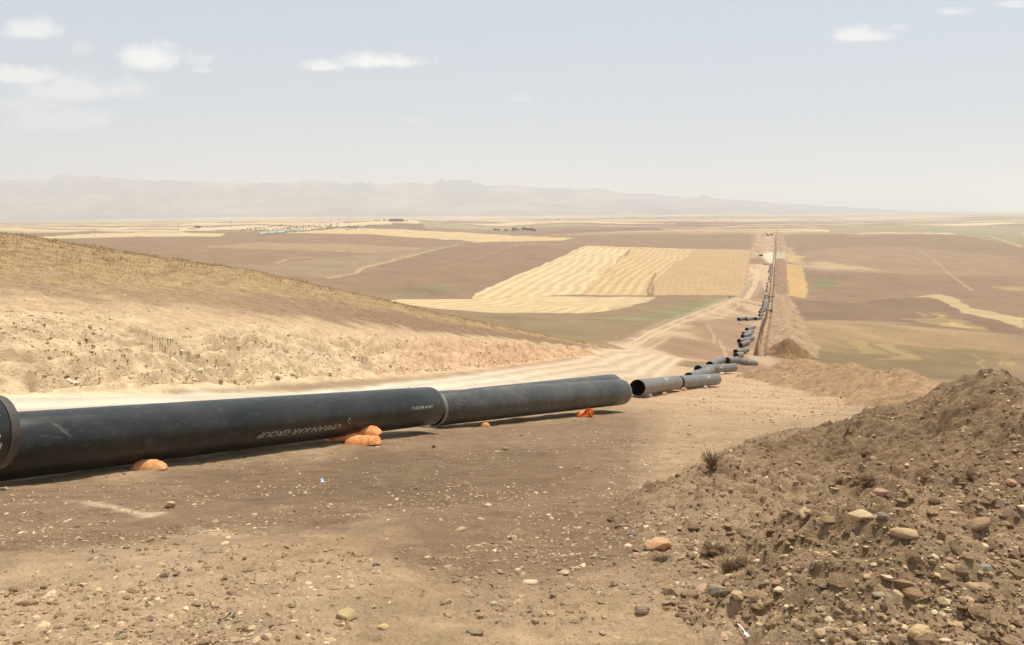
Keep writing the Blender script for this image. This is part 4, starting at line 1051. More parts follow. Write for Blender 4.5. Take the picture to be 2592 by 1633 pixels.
for i, (mx_, my_, ex_) in enumerate(FARP):
    h = hit(mx_ * K, my_ * K, 150)
    if h is None: print('miss pipe', i); continue
    A_ = Vector((h[0], h[1], 0)); best = None
    for k in range(-30, 181):
        th = R(k); B_ = Vector((A_.x + 12 * math.cos(th), A_.y + 12 * math.sin(th), 0))
        if B_.y < A_.y - 6 or abs(B_.x - TR(B_.y)) < 1.9: continue
        zb = float(height(np.array([B_.x]), np.array([B_.y]), False)[0])
        px, _ = project(B_.x, B_.y, zb)
        e = abs(px - ex_ * K) - .004 * math.sin(th)
        if best is None or e < best[0]: best = (e, B_.copy(), zb)
    if best[0] > 2.2 and i not in (6, 7, 8, 19, 36):      # keep clear of the trench: lie along its edge instead
        A_.x = min(A_.x, TR(A_.y) - 3.4); th = R(random.uniform(66, 76)); B_ = Vector((A_.x + 12 * math.cos(th), A_.y + 12 * math.sin(th), 0))
        B_.x = min(B_.x, TR(B_.y) - 2.0); zb = float(height(np.array([B_.x]), np.array([B_.y]), False)[0]); best = (0, B_.copy(), zb); h = (A_.x, A_.y, float(height(np.array([A_.x]), np.array([A_.y]), False)[0]))
    B_ = best[1]
    def gz(P): return float(height(np.array([P.x]), np.array([P.y]), False)[0])
    # keep clear of the trench
    A_.z = h[2] + PR + .12; B_.z = gz(B_) + PR + .12
    M_ = (A_ + B_) / 2; zm = gz(M_) + PR + .12
    dz = max(0, zm - M_.z); A_.z += dz; B_.z += dz
    lift = 0
    place_pipe(A_, B_, M_grey, M_bare2, far_label(i), 24, i < 9)

# ------------------------------------------------------------------ sandbags
def bag_mat(name, c1, c2):
    m, nt, b = newmat(name); L = nt.links
    tc = nt.nodes.new('ShaderNodeTexCoord'); n = noise_node(nt, 5, 4, .6, tc.outputs['Object'])
    cr = nt.nodes.new('ShaderNodeValToRGB'); cr.color_ramp.elements[0].position = .34; cr.color_ramp.elements[0].color = (*c1, 1); cr.color_ramp.elements[1].position = .66; cr.color_ramp.elements[1].color = (*c2, 1)
    L.new(n.outputs['Fac'], cr.inputs[0]); L.new(cr.outputs[0], b.inputs['Base Color']); b.inputs['Roughness'].default_value = .6
    wv = nt.nodes.new('ShaderNodeTexWave'); wv.inputs['Scale'].default_value = 40; L.new(tc.outputs['Object'], wv.inputs['Vector'])
    bp = nt.nodes.new('ShaderNodeBump'); bp.inputs['Strength'].default_value = .25; bp.inputs['Distance'].default_value = .003; L.new(wv.outputs['Fac'], bp.inputs['Height']); L.new(bp.outputs[0], b.inputs['Normal'])
    return m
M_bagp = bag_mat('woven_bag_cream', tuple(alb((238,144,70), .82)), tuple(alb((252,200,136), .85)))
M_bago = bag_mat('woven_bag_orange', tuple(alb((242,130,46), .85)), tuple(alb((252,188,116), .88)))
M_bagw = bag_mat('woven_bag_white', tuple(alb((236,206,166))), tuple(alb((255,246,226), .75)))
M_bagx = bag_mat('torn_orange_bag', tuple(alb((255,128,26), .95)), tuple(alb((255,170,80), .95)))
M_seam = plain('orange_seam', alb((222,110,50)), .7, .1, 8, 0)
def bag_mesh(seed, mat, n=28):
    r = np.random.default_rng(seed)
    u, v = np.meshgrid(np.linspace(-1, 1, n * 2), np.linspace(-1, 1, n))
    def sheet(sg):
        pu = np.clip(1 - np.abs(u) ** 3.2, 0, 1); pv = np.clip(1 - np.abs(v) ** 2.6, 0, 1)
        t = (pu * pv) ** .72
        z = sg * t * (.27 if sg > 0 else .06) + (  .06 * fbm(u * 2.1 + seed, v * 1.7, 3, seed) * pv * pu if sg > 0 else 0)
        wr = .018 * np.cos(u * 19 + 2 * pn(u * 2, v * 2, seed)) * (np.abs(u) ** 2) * pv * pu
        xx = u * .5 * (1 - .10 * np.abs(v) ** 2 + .03 * pn(v * 2, u * 0 + seed, 2)); yy = v * .27 * (1 - .28 * np.abs(u) ** 3)
        return np.stack([xx, yy, z + wr + .06], -1).reshape(-1, 3)
    a, b = sheet(1), sheet(-1); m = a.shape[0]
    ii = np.arange(m).reshape(n, n * 2); f1 = np.stack([ii[:-1, :-1], ii[:-1, 1:], ii[1:, 1:], ii[1:, :-1]], -1).reshape(-1, 4); f2 = f1[:, ::-1] + m
    me = mesh_np('cloth', np.vstack([a, b]), np.vstack([f1, f2]), None, True, mat)
    return me
bag_protos = {}
def sandbag(sx, sy, wpx, mat, label, rz, group='sandbags propping up the pipes', d=None, dz=0, sc_h=1.0, tilt=(0, 0)):
    p = hit(sx * K, sy * K, 5) if d is None else None
    if d is not None:
        P = S(sx, sy, d); p = np.array((P.x, P.y, float(height(np.array([P.x]), np.array([P.y]))[0])))
    wid = wpx * K / 887 * p[1]
    key = (mat.name, len(bag_protos) % 3)
    me = bag_mesh(3 + len(bag_protos) * 5, mat); bag_protos[len(bag_protos)] = me
    root = empty('sandbag', (p[0], p[1], float(height(np.array([p[0]]), np.array([p[1]]))[0]) + dz), rz); root.rotation_euler = (tilt[0], tilt[1], rz)
    root.scale = (wid, wid, wid * sc_h)
    link('cloth', me, root)
    bm = bmesh.new()
    for k in range(22):
        t0, t1 = -1 + 2 * k / 22, -1 + 2 * (k + 1) / 22
        y0, y1 = -.272 * (1 - .28 * abs(t0) ** 3), -.272 * (1 - .28 * abs(t1) ** 3)
        add_bar(bm, (t0 * .48, y0, .06), (t1 * .48, y1, .06), .008, .008, 5)
    bm_obj('seam', bm, M_seam, root)
    tag(root, label, 'sandbag', group)
    return root
sandbag(377, 1188, 92, M_bagp, 'pale cream sandbag alone under the left part of the long black pipe', .12, sc_h=.85)
sandbag(868, 1117, 88, M_bago, 'shaded orange brown sandbag, left one of the orange pile', .5, sc_h=1.0)
sandbag(918, 1126, 92, M_bago, 'orange and cream sandbag flat at the bottom of the orange pile', .15, sc_h=.8)
sandbag(926, 1116, 84, M_bago, 'cream topped sandbag lying on top of the orange pile', -.15, dz=.17, sc_h=.8)
sandbag(946, 1127, 50, M_bago, 'bulging orange sandbag at the right end of the orange pile', 1.1, dz=.02, sc_h=1.3)
sandbag(1228, 1079, 26, M_bagp, 'small cream sandbag under the near end of the second black pipe', .3, sc_h=1.3)
for sx, sy, w, mt, lb in [(1641,1005,20,M_bagw,'bright white bag beneath the round mouth of the nearest grey pipe'), (1682,1000,15,M_bagp,'small bag half hidden under the middle of the nearest grey pipe'),
     (1714,986,12,M_bagp,'small bag under the joint of the two nearest grey pipes'), (1731,990,16,M_bagp,'tan bag just right of the joint of the two nearest grey pipes'),
     (1785,983,14,M_bagw,'lower white bag under the right end of the second grey pipe'), (1827,949,14,M_bagw,'white bag under the right part of the crossways grey pipe'),
     (1788,979,12,M_bagp,'upper cream bag under the right end of the second grey pipe')]:
    sandbag(sx, sy, w, mt, lb, random.uniform(-.3, .5), sc_h=1.6)
sandbag(1875, 817.5, 6, M_bagw, 'tiny white bag left of the middle crossways pipe in the valley', .2, sc_h=1.5)
sandbag(1906, 815, 8, M_bagw, 'tiny white bag in front of the three crossways pipes in the valley', .2, sc_h=1.5)
sandbag(1924.5, 813.5, 5, M_bagw, 'tiny white bag below the right one of the crossways pipes', .2, sc_h=1.5)
# torn orange bag hanging under the second pipe
bm = bmesh.new(); p = hit(1489 * K, 1056 * K, 20); W_ = 34 * K / 887 * p[1]
rr = random.Random(4)
gn = 12; vv = [[None] * gn for _ in range(gn)]
for i in range(gn):
    for j in range(gn):
        u_, v_ = i / (gn - 1) - .5, j / (gn - 1)
        x_ = u_ * W_ * (1.0 - .35 * v_) + .12 * W_ * math.sin(v_ * 5 + u_ * 6); z_ = v_ * W_ * .75 * (1 - .5 * abs(u_) * 1.2) + .06 * W_ * math.sin(u_ * 22)
        y_ = -.30 * W_ * (1 - v_) + .13 * W_ * math.sin(u_ * 17 + v_ * 4)
        vv[i][j] = bm.verts.new((x_, y_, z_))
for i in range(gn - 1):
    for j in range(gn - 1): bm.faces.new((vv[i][j], vv[i + 1][j], vv[i + 1][j + 1], vv[i][j + 1]))
bmesh.ops.solidify(bm, geom=bm.faces[:], thickness=.012)
root = empty('sandbag', tuple(p)); bm_obj('cloth', bm, M_bagx, root, True)
o = link('cloth', bag_mesh(77, M_bagx), root); o.scale = (W_ * 1.2,) * 3; o.location = (-W_ * .35, .15, 0); o['label'] = 'flattened filled part in the shade'
tag(root, 'torn bright orange bag crumpled under the far part of the second black pipe', 'sandbag', 'sandbags propping up the pipes')

# ------------------------------------------------------------------ litter
M_plas = plain('clear_plastic', (.72, .78, .80), .25, .08, 10, .1, .004, .5)
M_wplas = plain('white_plastic', (.82, .82, .80), .4, .04, 10, 0)
M_blue = plain('blue_label', (.12, .25, .5), .5, .1, 6, 0)
p = hit(815 * K, 1222 * K); s_ = 22 * K / 887 * p[1]
root = empty('plastic_bottle', (p[0], p[1], float(surf(p[0], p[1])) + s_ * .22)); root.rotation_euler = (R(-72), R(18), R(25))
def lathe_obj(name, prof, mat, parent, seg_=20):
    V_ = [(r * math.cos(2 * math.pi * k / seg_), r * math.sin(2 * math.pi * k / seg_), z) for z, r in prof for k in range(seg_)]
    F_ = [(i * seg_ + k, i * seg_ + (k + 1) % seg_, (i + 1) * seg_ + (k + 1) % seg_, (i + 1) * seg_ + k) for i in range(len(prof) - 1) for k in range(seg_)]
    return link(name, mesh_np(name, np.array(V_), np.array(F_), None, True, mat), parent)
b_ = s_ * .5
lathe_obj('bottle_body', [(-b_, .001), (-b_, b_ * .42), (-b_ * .7, b_ * .46), (-b_ * .2, b_ * .40), (b_ * .3, b_ * .46), (b_ * .75, b_ * .2), (b_ * .85, b_ * .16)], M_plas, root)
lathe_obj('cap', [(b_ * .85, b_ * .19), (b_ * 1.05, b_ * .19), (b_ * 1.05, .001)], M_blue, root)
lathe_obj('paper_label', [(-b_ * .35, b_ * .43), (b_ * .1, b_ * .445)], M_blue, root)
tag(root, 'small crushed clear plastic bottle lying in the line of stones below the long pipe', 'bottle')
# plastic fork
pa = heap_hit(1864 * K, 1583 * K); pb = heap_hit(1897 * K, 1626 * K)
L_ = float(np.hypot(pb[0] - pa[0], pb[1] - pa[1])); root = empty('plastic_fork', ((pa[0] + pb[0]) / 2, (pa[1] + pb[1]) / 2, float(surf((pa[0] + pb[0]) / 2, (pa[1] + pb[1]) / 2)) + .022), math.atan2(pb[1] - pa[1], pb[0] - pa[0]))
root.rotation_euler[1] = -math.atan2(pb[2] - pa[2], L_)
bm = bmesh.new()
for k in range(10):
    t0, t1 = k / 10, (k + 1) / 10; w = .004 + .002 * (1 - t0)
    add_box(bm, ((-.5 + (t0 + t1) / 2 * .68) * L_, 0, .004 * math.sin(t0 * 3)), (L_ * .07, w, .003))
bm_obj('fork_handle', bm, M_wplas, root)
bm = bmesh.new(); add_box(bm, (.24 * L_, 0, 0), (.14 * L_, .016, .0025)); add_box(bm, (.19 * L_, 0, .0003), (.05 * L_, .011, .0025))
for k in range(4): add_box(bm, (.37 * L_, -.0063 + k * .0042, .0012), (.16 * L_, .0022, .002))
bm_obj('tines', bm, M_wplas, root); tag(root, 'white plastic fork lying on the soil at the bottom edge', 'fork')
# white scrap at the lower left, blue scrap
p = hit(575 * K, 1575 * K); bm = bmesh.new(); w_ = 52 * K / 887 * p[1]
g = [[bm.verts.new(((i / 6 - .5) * w_, (j / 2 - .5) * w_ * .28, .012 * math.sin(i * 1.3 + j) + .004)) for j in range(3)] for i in range(7)]
for i in range(6):
    for j in range(2): bm.faces.new((g[i][j], g[i + 1][j], g[i + 1][j + 1], g[i][j + 1]))
bmesh.ops.solidify(bm, geom=bm.faces[:], thickness=.006)
o = bm_obj('chalky_slab', bm, plain('chalk_white', alb((244,226,196), .7), .9, .1, 9, .2), None, True); o.location = (p[0], p[1], float(surf(p[0], p[1])) + .015); o.rotation_euler = (.1, 0, R(52)); tag(o, 'narrow chalky white flake lying on the lower left ground', 'flake')

# ------------------------------------------------------------------ machines far down the right of way
M_yel = plain('machine_yellow', (.30, .20, .06), .6, .2, 2, 0); M_redm = plain('machine_red_brown', (.16, .06, .04), .6, .2, 2, 0); M_blk = plain('track_rubber', (.03, .03, .03), .8, .1, 2, 0); M_gls = plain('cab_glass', (.05, .07, .08), .2, .05, 2, 0)
def excavator(p, rz, body, label, s=1.0):
    root = empty('excavator', p, rz); root.scale = (s,) * 3; tag(root, label, 'excavator', 'machines working on the right of way')
    for sg in (-1, 1):
        bm = bmesh.new(); add_box(bm, (0, sg * 1.15, .45), (3.2, .55, .7)); add_bar(bm, (-1.6, sg * .88, .45), (-1.6, sg * 1.42, .45), .38, .38, 12); add_bar(bm, (1.6, sg * .88, .45), (1.6, sg * 1.42, .45), .38, .38, 12); bm_obj('crawler_track', bm, M_blk, root)
    bm = bmesh.new(); add_box(bm, (-.5, 0, 1.45), (3.2, 2.5, 1.0)); add_box(bm, (-1.6, 0, 1.9), (1.0, 2.3, .5)); bm_obj('upper_body', bm, body, root)
    bm = bmesh.new(); add_box(bm, (.75, .75, 2.3), (1.3, .95, 1.5)); cab = bm_obj('cab', bm, body, root)
    bm = bmesh.new(); add_box(bm, (.8, .75, 2.5), (1.32, .98, .8)); bm_obj('window', bm, M_gls, cab)
    bm = bmesh.new(); add_bar(bm, (1.0, -.2, 1.7), (3.2, -.2, 4.3), .26, .22, 6); add_bar(bm, (3.2, -.2, 4.3), (5.4, -.2, 3.9), .22, .2, 6); bm_obj('boom', bm, body, root)
    bm = bmesh.new(); add_bar(bm, (5.3, -.2, 4.1), (5.9, -.2, 1.4), .2, .13, 6); bm_obj('stick', bm, body, root)
    bm = bmesh.new(); add_box(bm, (5.6, -.2, 1.0), (.9, 1.0, .8), Euler((0, .5, 0)).to_matrix()); bm_obj('bucket', bm, M_blk, root)
    return root
def bulldozer(p, rz, body, label, s=1.0):
    root = empty('bulldozer', p, rz); root.scale = (s,) * 3; tag(root, label, 'bulldozer', 'machines working on the right of way')
    for sg in (-1, 1):
        bm = bmesh.new(); add_box(bm, (0, sg * 1.0, .5), (2.8, .5, .8)); add_bar(bm, (-1.4, sg * .76, .5), (-1.4, sg * 1.24, .5), .44, .44, 12); add_bar(bm, (1.4, sg * .76, .5), (1.4, sg * 1.24, .5), .40, .40, 12); bm_obj('crawler_track', bm, M_blk, root)
    bm = bmesh.new(); add_box(bm, (.7, 0, 1.35), (1.9, 1.3, .9)); add_box(bm, (-.8, 0, 1.2), (1.3, 1.5, .7)); add_bar(bm, (1.1, .3, 1.8), (1.1, .3, 2.4), .07, .07, 6); bm_obj('engine_body', bm, body, root)
    bm = bmesh.new(); add_box(bm, (-.6, 0, 2.9), (1.5, 1.5, .12))
    for a_, b2 in ((-1.2, -.65), (-1.2, .65), (0, -.65), (0, .65)): add_bar(bm, (a_, b2, 1.5), (a_, b2, 2.85), .06, .06, 5)
    bm_obj('cab_frame', bm, body, root)
    bm = bmesh.new()
    for k in range(6): add_box(bm, (2.25 + .10 * math.cos(k * .6), 0, .25 + k * .18), (.12, 3.1, .2))
    bm_obj('blade', bm, M_blk, root)
    return root
def gp(sx, sy, dmin=300):
    h = hit(sx * K, sy * K, dmin); return tuple(h)
bulldozer(gp(1927, 648), R(200), M_redm, 'small red-brown bulldozer alone on the pale strip left of the trench', 1.0)
excavator(gp(1943, 597), R(170), M_redm, 'left one of two dark machines near the top of the stripped corridor', 1.25)
excavator(gp(1953, 596), R(20), M_blk, 'right one of two dark machines near the top of the corridor, beside the trench', 1.2)

# ------------------------------------------------------------------ trees, bushes and buildings of the plain
print('plain objects...')
M_leaf = soil_mat('tree_foliage', [(.8, .25), (3, .2)], 0, .01); M_leafd = plain('olive_foliage', (.075, .085, .045), .9, .3, 1.2, 0); M_trunk = plain('tree_bark', (.12, .09, .06), .9, .2, 4, 0)
M_leafg = plain('grey_green_foliage', (.085, .085, .055), .9, .3, 1.2, 0)
def crown_mesh(seed, mat, nleaf=420, wide_=1.0):
    r = np.random.default_rng(seed); cl = r.normal(0, .28, (9, 3)) * (1.15 * wide_, 1.15 * wide_, .75); cl[:, 2] += .1
    c = cl[r.integers(0, 9, nleaf)] + r.normal(0, .15, (nleaf, 3)); n = r.normal(0, 1, (nleaf, 3)); n /= np.linalg.norm(n, axis=1)[:, None]
    t = np.cross(n, r.normal(0, 1, (nleaf, 3))); t /= np.linalg.norm(t, axis=1)[:, None]; b = np.cross(n, t); s = r.uniform(.05, .11, (nleaf, 1))
    v = np.stack([c - t * s, c - b * s * .6, c + t * s, c + b * s * .6], 1).reshape(-1, 3)
    return mesh_np('crown', v, np.arange(nleaf * 4).reshape(-1, 4), None, False, mat)
def trunk_mesh(h):
    bm = bmesh.new(); add_bar(bm, (0, 0, -h * .05), (.02, 0, h), .05, .03, 6)
    for k in range(4): add_bar(bm, (.02, 0, h * .8), (.22 * math.cos(k * 1.7), .22 * math.sin(k * 1.7), h * 1.5), .025, .01, 5)
    me = bpy.data.meshes.new('trunk'); bm.to_mesh(me); bm.free(); me.materials.append(M_trunk); return me
crowns = [crown_mesh(k, M_leafd if k % 2 else M_leafg) for k in range(5)]; trunk_ = trunk_mesh(.42)
def tree(p, hgt, wd, label, group, k=0, name='tree'):
    root = empty(name, p, random.uniform(0, 6)); root.scale = (wd, wd, hgt); tag(root, label, 'tree' if name == 'tree' else 'bush', group)
    c = link('crown', crowns[k % 5], root); c.location = (0, 0, .58); link('trunk', trunk_, root); return root
# orchard
cnt = 0
rng2 = random.Random(21)
for row_, (xa, ya, xb, yb, n) in enumerate([(612,585,720,571,20), (640,586,800,573,24), (690,583,860,570,24), (730,582,868,574,18), (790,584,905,574,20), (820,579,960,571,16), (616,582,660,579,5), (880,582,905,579,4)]):
    for k in range(n):
        t = (k + rng2.uniform(-.3, .3)) / n; sx, sy = xa + (xb - xa) * t, ya + (yb - ya) * t + rng2.uniform(-1.2, 1.2)
        h = hit(sx * K, sy * K, 700)
        if h is None or rng2.random() < .12: continue
        px = h[1] / 887 * K
        hg = rng2.uniform(2.2, 4.6) * px * .9; tree(tuple(h), min(hg, 7.5), min(hg, 7.5) * rng2.uniform(.8, 1.3), 'small dark orchard tree in the rows behind the pale tunnels', 'orchard trees on the far hill', cnt); cnt += 1
# low pale plastic tunnels
M_tun = plain('greenhouse_film', alb((206,214,184), .62), .5, .08, .3, 0)
for k in range(6):
    sx, sy = 660 + k * 22, 594.2 - k * 1.55
    a_ = hit(sx * K, sy * K, 600); b2 = hit((sx + 20) * K, (sy - 1.2) * K, 600)
    if a_ is None or b2 is None: continue
    a_, b2 = Vector(a_), Vector(b2)
    b2.y = a_.y + max(-12, min(12, b2.y - a_.y)); b2.z = float(height(np.array([b2.x]), np.array([b2.y]), False)[0]); d = b2 - a_
    bm = bmesh.new(); w_ = 7; n_ = 14; nr_ = []
    for t in range(9):
        P = a_ + d * (t / 8) * .94
        nr_.append([bm.verts.new((P.x - a_.x, P.y - a_.y + w_ * math.cos(math.pi * j / n_) , P.z - a_.z - .2 + (4.6 + .15 * (t % 2)) * math.sin(math.pi * j / n_))) for j in range(n_ + 1)])
    for t in range(8):
        for j in range(n_): bm.faces.new((nr_[t][j], nr_[t + 1][j], nr_[t + 1][j + 1], nr_[t][j + 1]))
    bm.faces.new(nr_[0]); bm.faces.new(nr_[-1][::-1])
    root = empty('greenhouse_tunnel', tuple(a_)); bm_obj('film', bm, M_tun, root)
    bm = bmesh.new(); add_box(bm, (-.05, 0, 1.2), (.1, 2.4, 2.6)); bm_obj('door', bm, M_trunk, root)
    tag(root, 'pale green plastic tunnel in front of the orchard, %s of the row from the left' % ordn[k], 'greenhouse', 'plastic tunnels in front of the orchard')
# ruin on the hill
def far_building(sx, sy, wpx, hpx, dmin, label, mat, n_bay=6, ruined=True):
    h = hit(sx * K, sy * K, dmin)
    if h is None: return None
    px = h[1] / 887 * K; W = wpx * px; H = hpx * px; D_ = W * .4
    root = empty('building', (h[0], h[1] + D_ / 2, h[2] - .3)); tag(root, label, 'building')
    bm = bmesh.new(); bw = W / n_bay
    for k in range(n_bay + 1): add_box(bm, (-W / 2 + k * bw, -D_ / 2, H / 2), (bw * .34, .5, H * (random.uniform(.75, 1.1) if ruined else 1)))
    add_box(bm, (0, -D_ / 2 + .04, H * .9), (W, .42, H * .2)); add_box(bm, (0, -D_ / 2 + .04, H * .12), (W, .42, H * .26)); add_box(bm, (0, D_ / 2, H / 2), (W, .5, H))
    for sg in (-1, 1): add_box(bm, (sg * W / 2, 0, H / 2), (.5, D_, H))
    bm_obj('wall', bm, mat, root)
    bm = bmesh.new(); add_box(bm, (W * .1, 0, H * 1.04), (W * (.7 if ruined else 1.04), D_ * 1.04, H * .07)); bm_obj('roof', bm, mat, root)
    for k in range(n_bay):
        bm = bmesh.new(); add_box(bm, (-W / 2 + (k + .5) * bw, -D_ / 2 + .3, H * .52), (bw * .64, .1, H * .5)); bm_obj('window', bm, M_gls, root)
    return root
M_con = plain('weathered_concrete', alb((226,188,156)), .9, .15, .5, 0)
far_building(1003, 560.5, 32, 6.5, 1500, 'long low concrete ruin on top of the distant hill', M_con, 7)
far_building(1352, 585.5, 9, 5, 900, 'tiny pale farmhouse beside the clump of trees in the middle of the plain', M_con, 3, False)
for sx, sy, hp, wp in [(952,560.5,3.6,5), (960,559.5,3,4), (972,560,3.6,4), (1022,560.3,3,4.5), (1030,560.3,3.4,4), (984,560.2,4,5)]:
    h = hit(sx * K, sy * K, 1500)
    if h is not None: px = h[1] / 887 * K; tree(tuple(h), hp * px, wp * px, 'small dark tree beside the concrete ruin on the hill top', 'trees beside the ruin', random.randint(0, 4))
for k, (sx, sy, hp, wp) in enumerate([(1303,586,10,12), (1324,586,9.5,10), (1337,585.6,7,9), (1346,585.6,8.5,9), (1253,583.5,4,10), (1281,585,5,9), (1262,584,3.5,8)]):
    h = hit(sx * K, sy * K, 900)
    if h is not None: px = h[1] / 887 * K; tree(tuple(h), hp * px, wp * px, 'grey green tree in the clump on the middle of the plain', 'clump of trees on the plain', k)
h = hit(502 * K, 579.5 * K, 900)
if h is not None: px = h[1] / 887 * K; tree(tuple(h), 7 * px, 13 * px, 'lone broad grey tree on the pale plain left of the orchard', 'lone tree', 2)
for k, (sx, sy) in enumerate([(480,580), (486,580), (492,580)]):
    h = hit(sx * K, sy * K, 900)
    if h is not None: px = h[1] / 887 * K; tree(tuple(h), 2.2 * px, 5 * px, 'low bush left of the lone broad tree', 'bushes by the lone tree', k, 'bush')
for k in range(26):
    sx = random.uniform(1350, 1500) if k < 14 else random.uniform(1500, 2100); sy = 556.5 + random.uniform(-.5, .8) if k < 14 else 551 + random.uniform(-1, 2)
    h = hit(sx * K, sy * K, 2500)
    if h is not None: px = h[1] / 887 * K; tree(tuple(h), random.uniform(1.6, 2.8) * px, random.uniform(2.5, 5) * px, 'faint far tree on the hazy horizon line', 'far trees on the hazy horizon', k)
for k, (sx, sy, lb) in enumerate([(1845,754.5,'left of three dark bushes at the corner of the golden field'), (1850,754,'middle of three dark bushes at the corner of the golden field'), (1857,753,'right of three dark bushes at the corner of the golden field')]):
    h = hit(sx * K, sy * K, 300); px = h[1] / 887 * K; tree(tuple(h), 3.6 * px, 3.4 * px, lb, 'bushes at the corner of the golden field', k, 'bush')
# pylons
M_steel = plain('galvanised_steel', (.25, .25, .25), .5, .1, 2, 0)
def pylon(sx, sy, hp, label):
    h = hit(sx * K, sy * K, 900)
    if h is None: return
    px = h[1] / 887 * K; H = hp * px; s = H / 30
    root = empty('pylon', tuple(h)); tag(root, label, 'pylon', 'power pylons on the plain')
    bm = bmesh.new(); b_ = 3.2 * s
    lv = [0, .25, .45, .62, .78, .9, 1]; wf = [1, .74, .54, .4, .3, .22, .1]
    for (sx_, sy_) in ((-1, -1), (1, -1), (1, 1), (-1, 1)):
        for i in range(6): add_bar(bm, (sx_ * b_ * wf[i], sy_ * b_ * wf[i], H * lv[i]), (sx_ * b_ * wf[i + 1], sy_ * b_ * wf[i + 1], H * lv[i + 1]), .16 * s, .16 * s, 4)
    cs = [(-1, -1), (1, -1), (1, 1), (-1, 1)]
    for i in range(6):
        for k in range(4):
            a_, c_ = cs[k], cs[(k + 1) % 4]
            add_bar(bm, (a_[0] * b_ * wf[i], a_[1] * b_ * wf[i], H * lv[i]), (c_[0] * b_ * wf[i + 1], c_[1] * b_ * wf[i + 1], H * lv[i + 1]), .09 * s, .09 * s, 4)
    bm_obj('lattice_tower', bm, M_steel, root)
    for z_, w_ in ((.74, 6), (.86, 5), (.97, 3.6)):
        bm = bmesh.new(); add_bar(bm, (-w_ * s, 0, H * z_), (w_ * s, 0, H * z_), .18 * s, .18 * s, 4); add_bar(bm, (-w_ * s, 0, H * z_), (0, 0, H * (z_ + .03)), .1 * s, .1 * s, 4); add_bar(bm, (w_ * s, 0, H * z_), (0, 0, H * (z_ + .03)), .1 * s, .1 * s, 4); bm_obj('crossarm', bm, M_steel, root)
for sx, sy, hp, lb in [(240,598,17,'faint lattice pylon at the far left above the hillside'), (452,585,18,'faint lattice pylon left of the lone broad tree'), (585,577,18,'faint lattice pylon between the lone tree and the orchard'), (857,567,14,'clearest lattice pylon on the hill behind the orchard'), (838,568,13,'faint lattice pylon just left of the clearest one behind the orchard')]:
    pylon(sx, sy, hp, lb)
# pale boulders dotted over the fields and slopes
for sx, sy, w, lb in [(1561,854,9,'white rock on the green brown field edge left of the tracks'), (1656,883,7,'white rock beside the haul road where it turns down'), (1916,640,5,'tiny pale rock on the stripped corridor'), (923,688,7,'pale rock pile in the brown field beside the field track'), (944,614,12,'pale heap of stones in the far brown field')]:
    h = hit(sx * K, sy * K, 100)
    if h is None: continue
    px = h[1] / 887 * K; me = rock_mesh('rock', 500 + int(sx), protos[8][1].materials[0], 2, .3, .5, 1.2, True); o = link('rock', me); o.location = tuple(h); o.scale = (w * px, w * px * .6, w * px * .4); tag(o, lb, 'rock')

# ------------------------------------------------------------------ haze
HZ = {'density': 1.15e-4, 'aniso': .3}
bm = bmesh.new(); zt, zb_ = float(mz.max()) + 25.0, min(zlow, float(mz.min())) - 1.0
add_box(bm, (0, 9000, (zt + zb_) / 2), (84000, 26000, zt - zb_))
m = bpy.data.materials.new('haze_air'); m.use_nodes = True; nt = m.node_tree
for n in list(nt.nodes):
    if n.type != 'OUTPUT_MATERIAL': nt.nodes.remove(n)
pv = nt.nodes.new('ShaderNodeVolumePrincipled'); pv.inputs['Density'].default_value = HZ['density']; pv.inputs['Color'].default_value = (.92, .945, .955, 1); pv.inputs['Anisotropy'].default_value = HZ['aniso']
nt.links.new(pv.outputs[0], [n for n in nt.nodes if n.type == 'OUTPUT_MATERIAL'][0].inputs['Volume'])
m.cycles.homogeneous_volume = True
o = bm_obj('haze', bm, m); o['kind'] = 'stuff'; o.display_type = 'WIRE'

# ------------------------------------------------------------------ sky and sun
EL, AZ = R(73), R(42)                                # azimuth measured from +Y toward +X
w = bpy.data.worlds.new('World'); bpy.context.scene.world = w; w.use_nodes = True
nt = w.node_tree; nt.nodes.clear(); L = nt.links
out = nt.nodes.new('ShaderNodeOutputWorld')
sky = nt.nodes.new('ShaderNodeTexSky'); sky.sky_type = 'NISHITA'; sky.sun_disc = False; sky.sun_elevation = EL; sky.sun_rotation = AZ; sky.air_density = 1.0; sky.dust_density = 4.0; sky.ozone_density = 1.0; sky.altitude = 500
bg = nt.nodes.new('ShaderNodeBackground'); bg.inputs['Strength'].default_value = .10; L.new(sky.outputs[0], bg.inputs['Color'])
tc = nt.nodes.new('ShaderNodeTexCoord'); sep = nt.nodes.new('ShaderNodeSeparateXYZ'); L.new(tc.outputs['Generated'], sep.inputs[0])
def mth(op, a, b=None, clamp=False):
    n = nt.nodes.new('ShaderNodeMath'); n.operation = op; n.use_clamp = clamp
    for i, v in enumerate((a, b)):
        if v is None: continue
        if isinstance(v, (int, float)): n.inputs[i].default_value = v
        else: L.new(v, n.inputs[i])
    return n.outputs[0]
yy = mth('MAXIMUM', sep.outputs[1], .02); U = mth('DIVIDE', sep.outputs[0], yy); W = mth('DIVIDE', sep.outputs[2], yy)
cmb = nt.nodes.new('ShaderNodeCombineXYZ'); L.new(U, cmb.inputs[0]); L.new(W, cmb.inputs[1])
cn = nt.nodes.new('ShaderNodeTexNoise'); cn.inputs['Scale'].default_value = 26; cn.inputs['Detail'].default_value = 7; cn.inputs['Roughness'].default_value = .6; L.new(cmb.outputs[0], cn.inputs['Vector'])
cn2 = nt.nodes.new('ShaderNodeTexNoise'); cn2.inputs['Scale'].default_value = 9; cn2.inputs['Detail'].default_value = 4; L.new(cmb.outputs[0], cn2.inputs['Vector'])
nz = mth('SUBTRACT', cn.outputs['Fac'], .5)
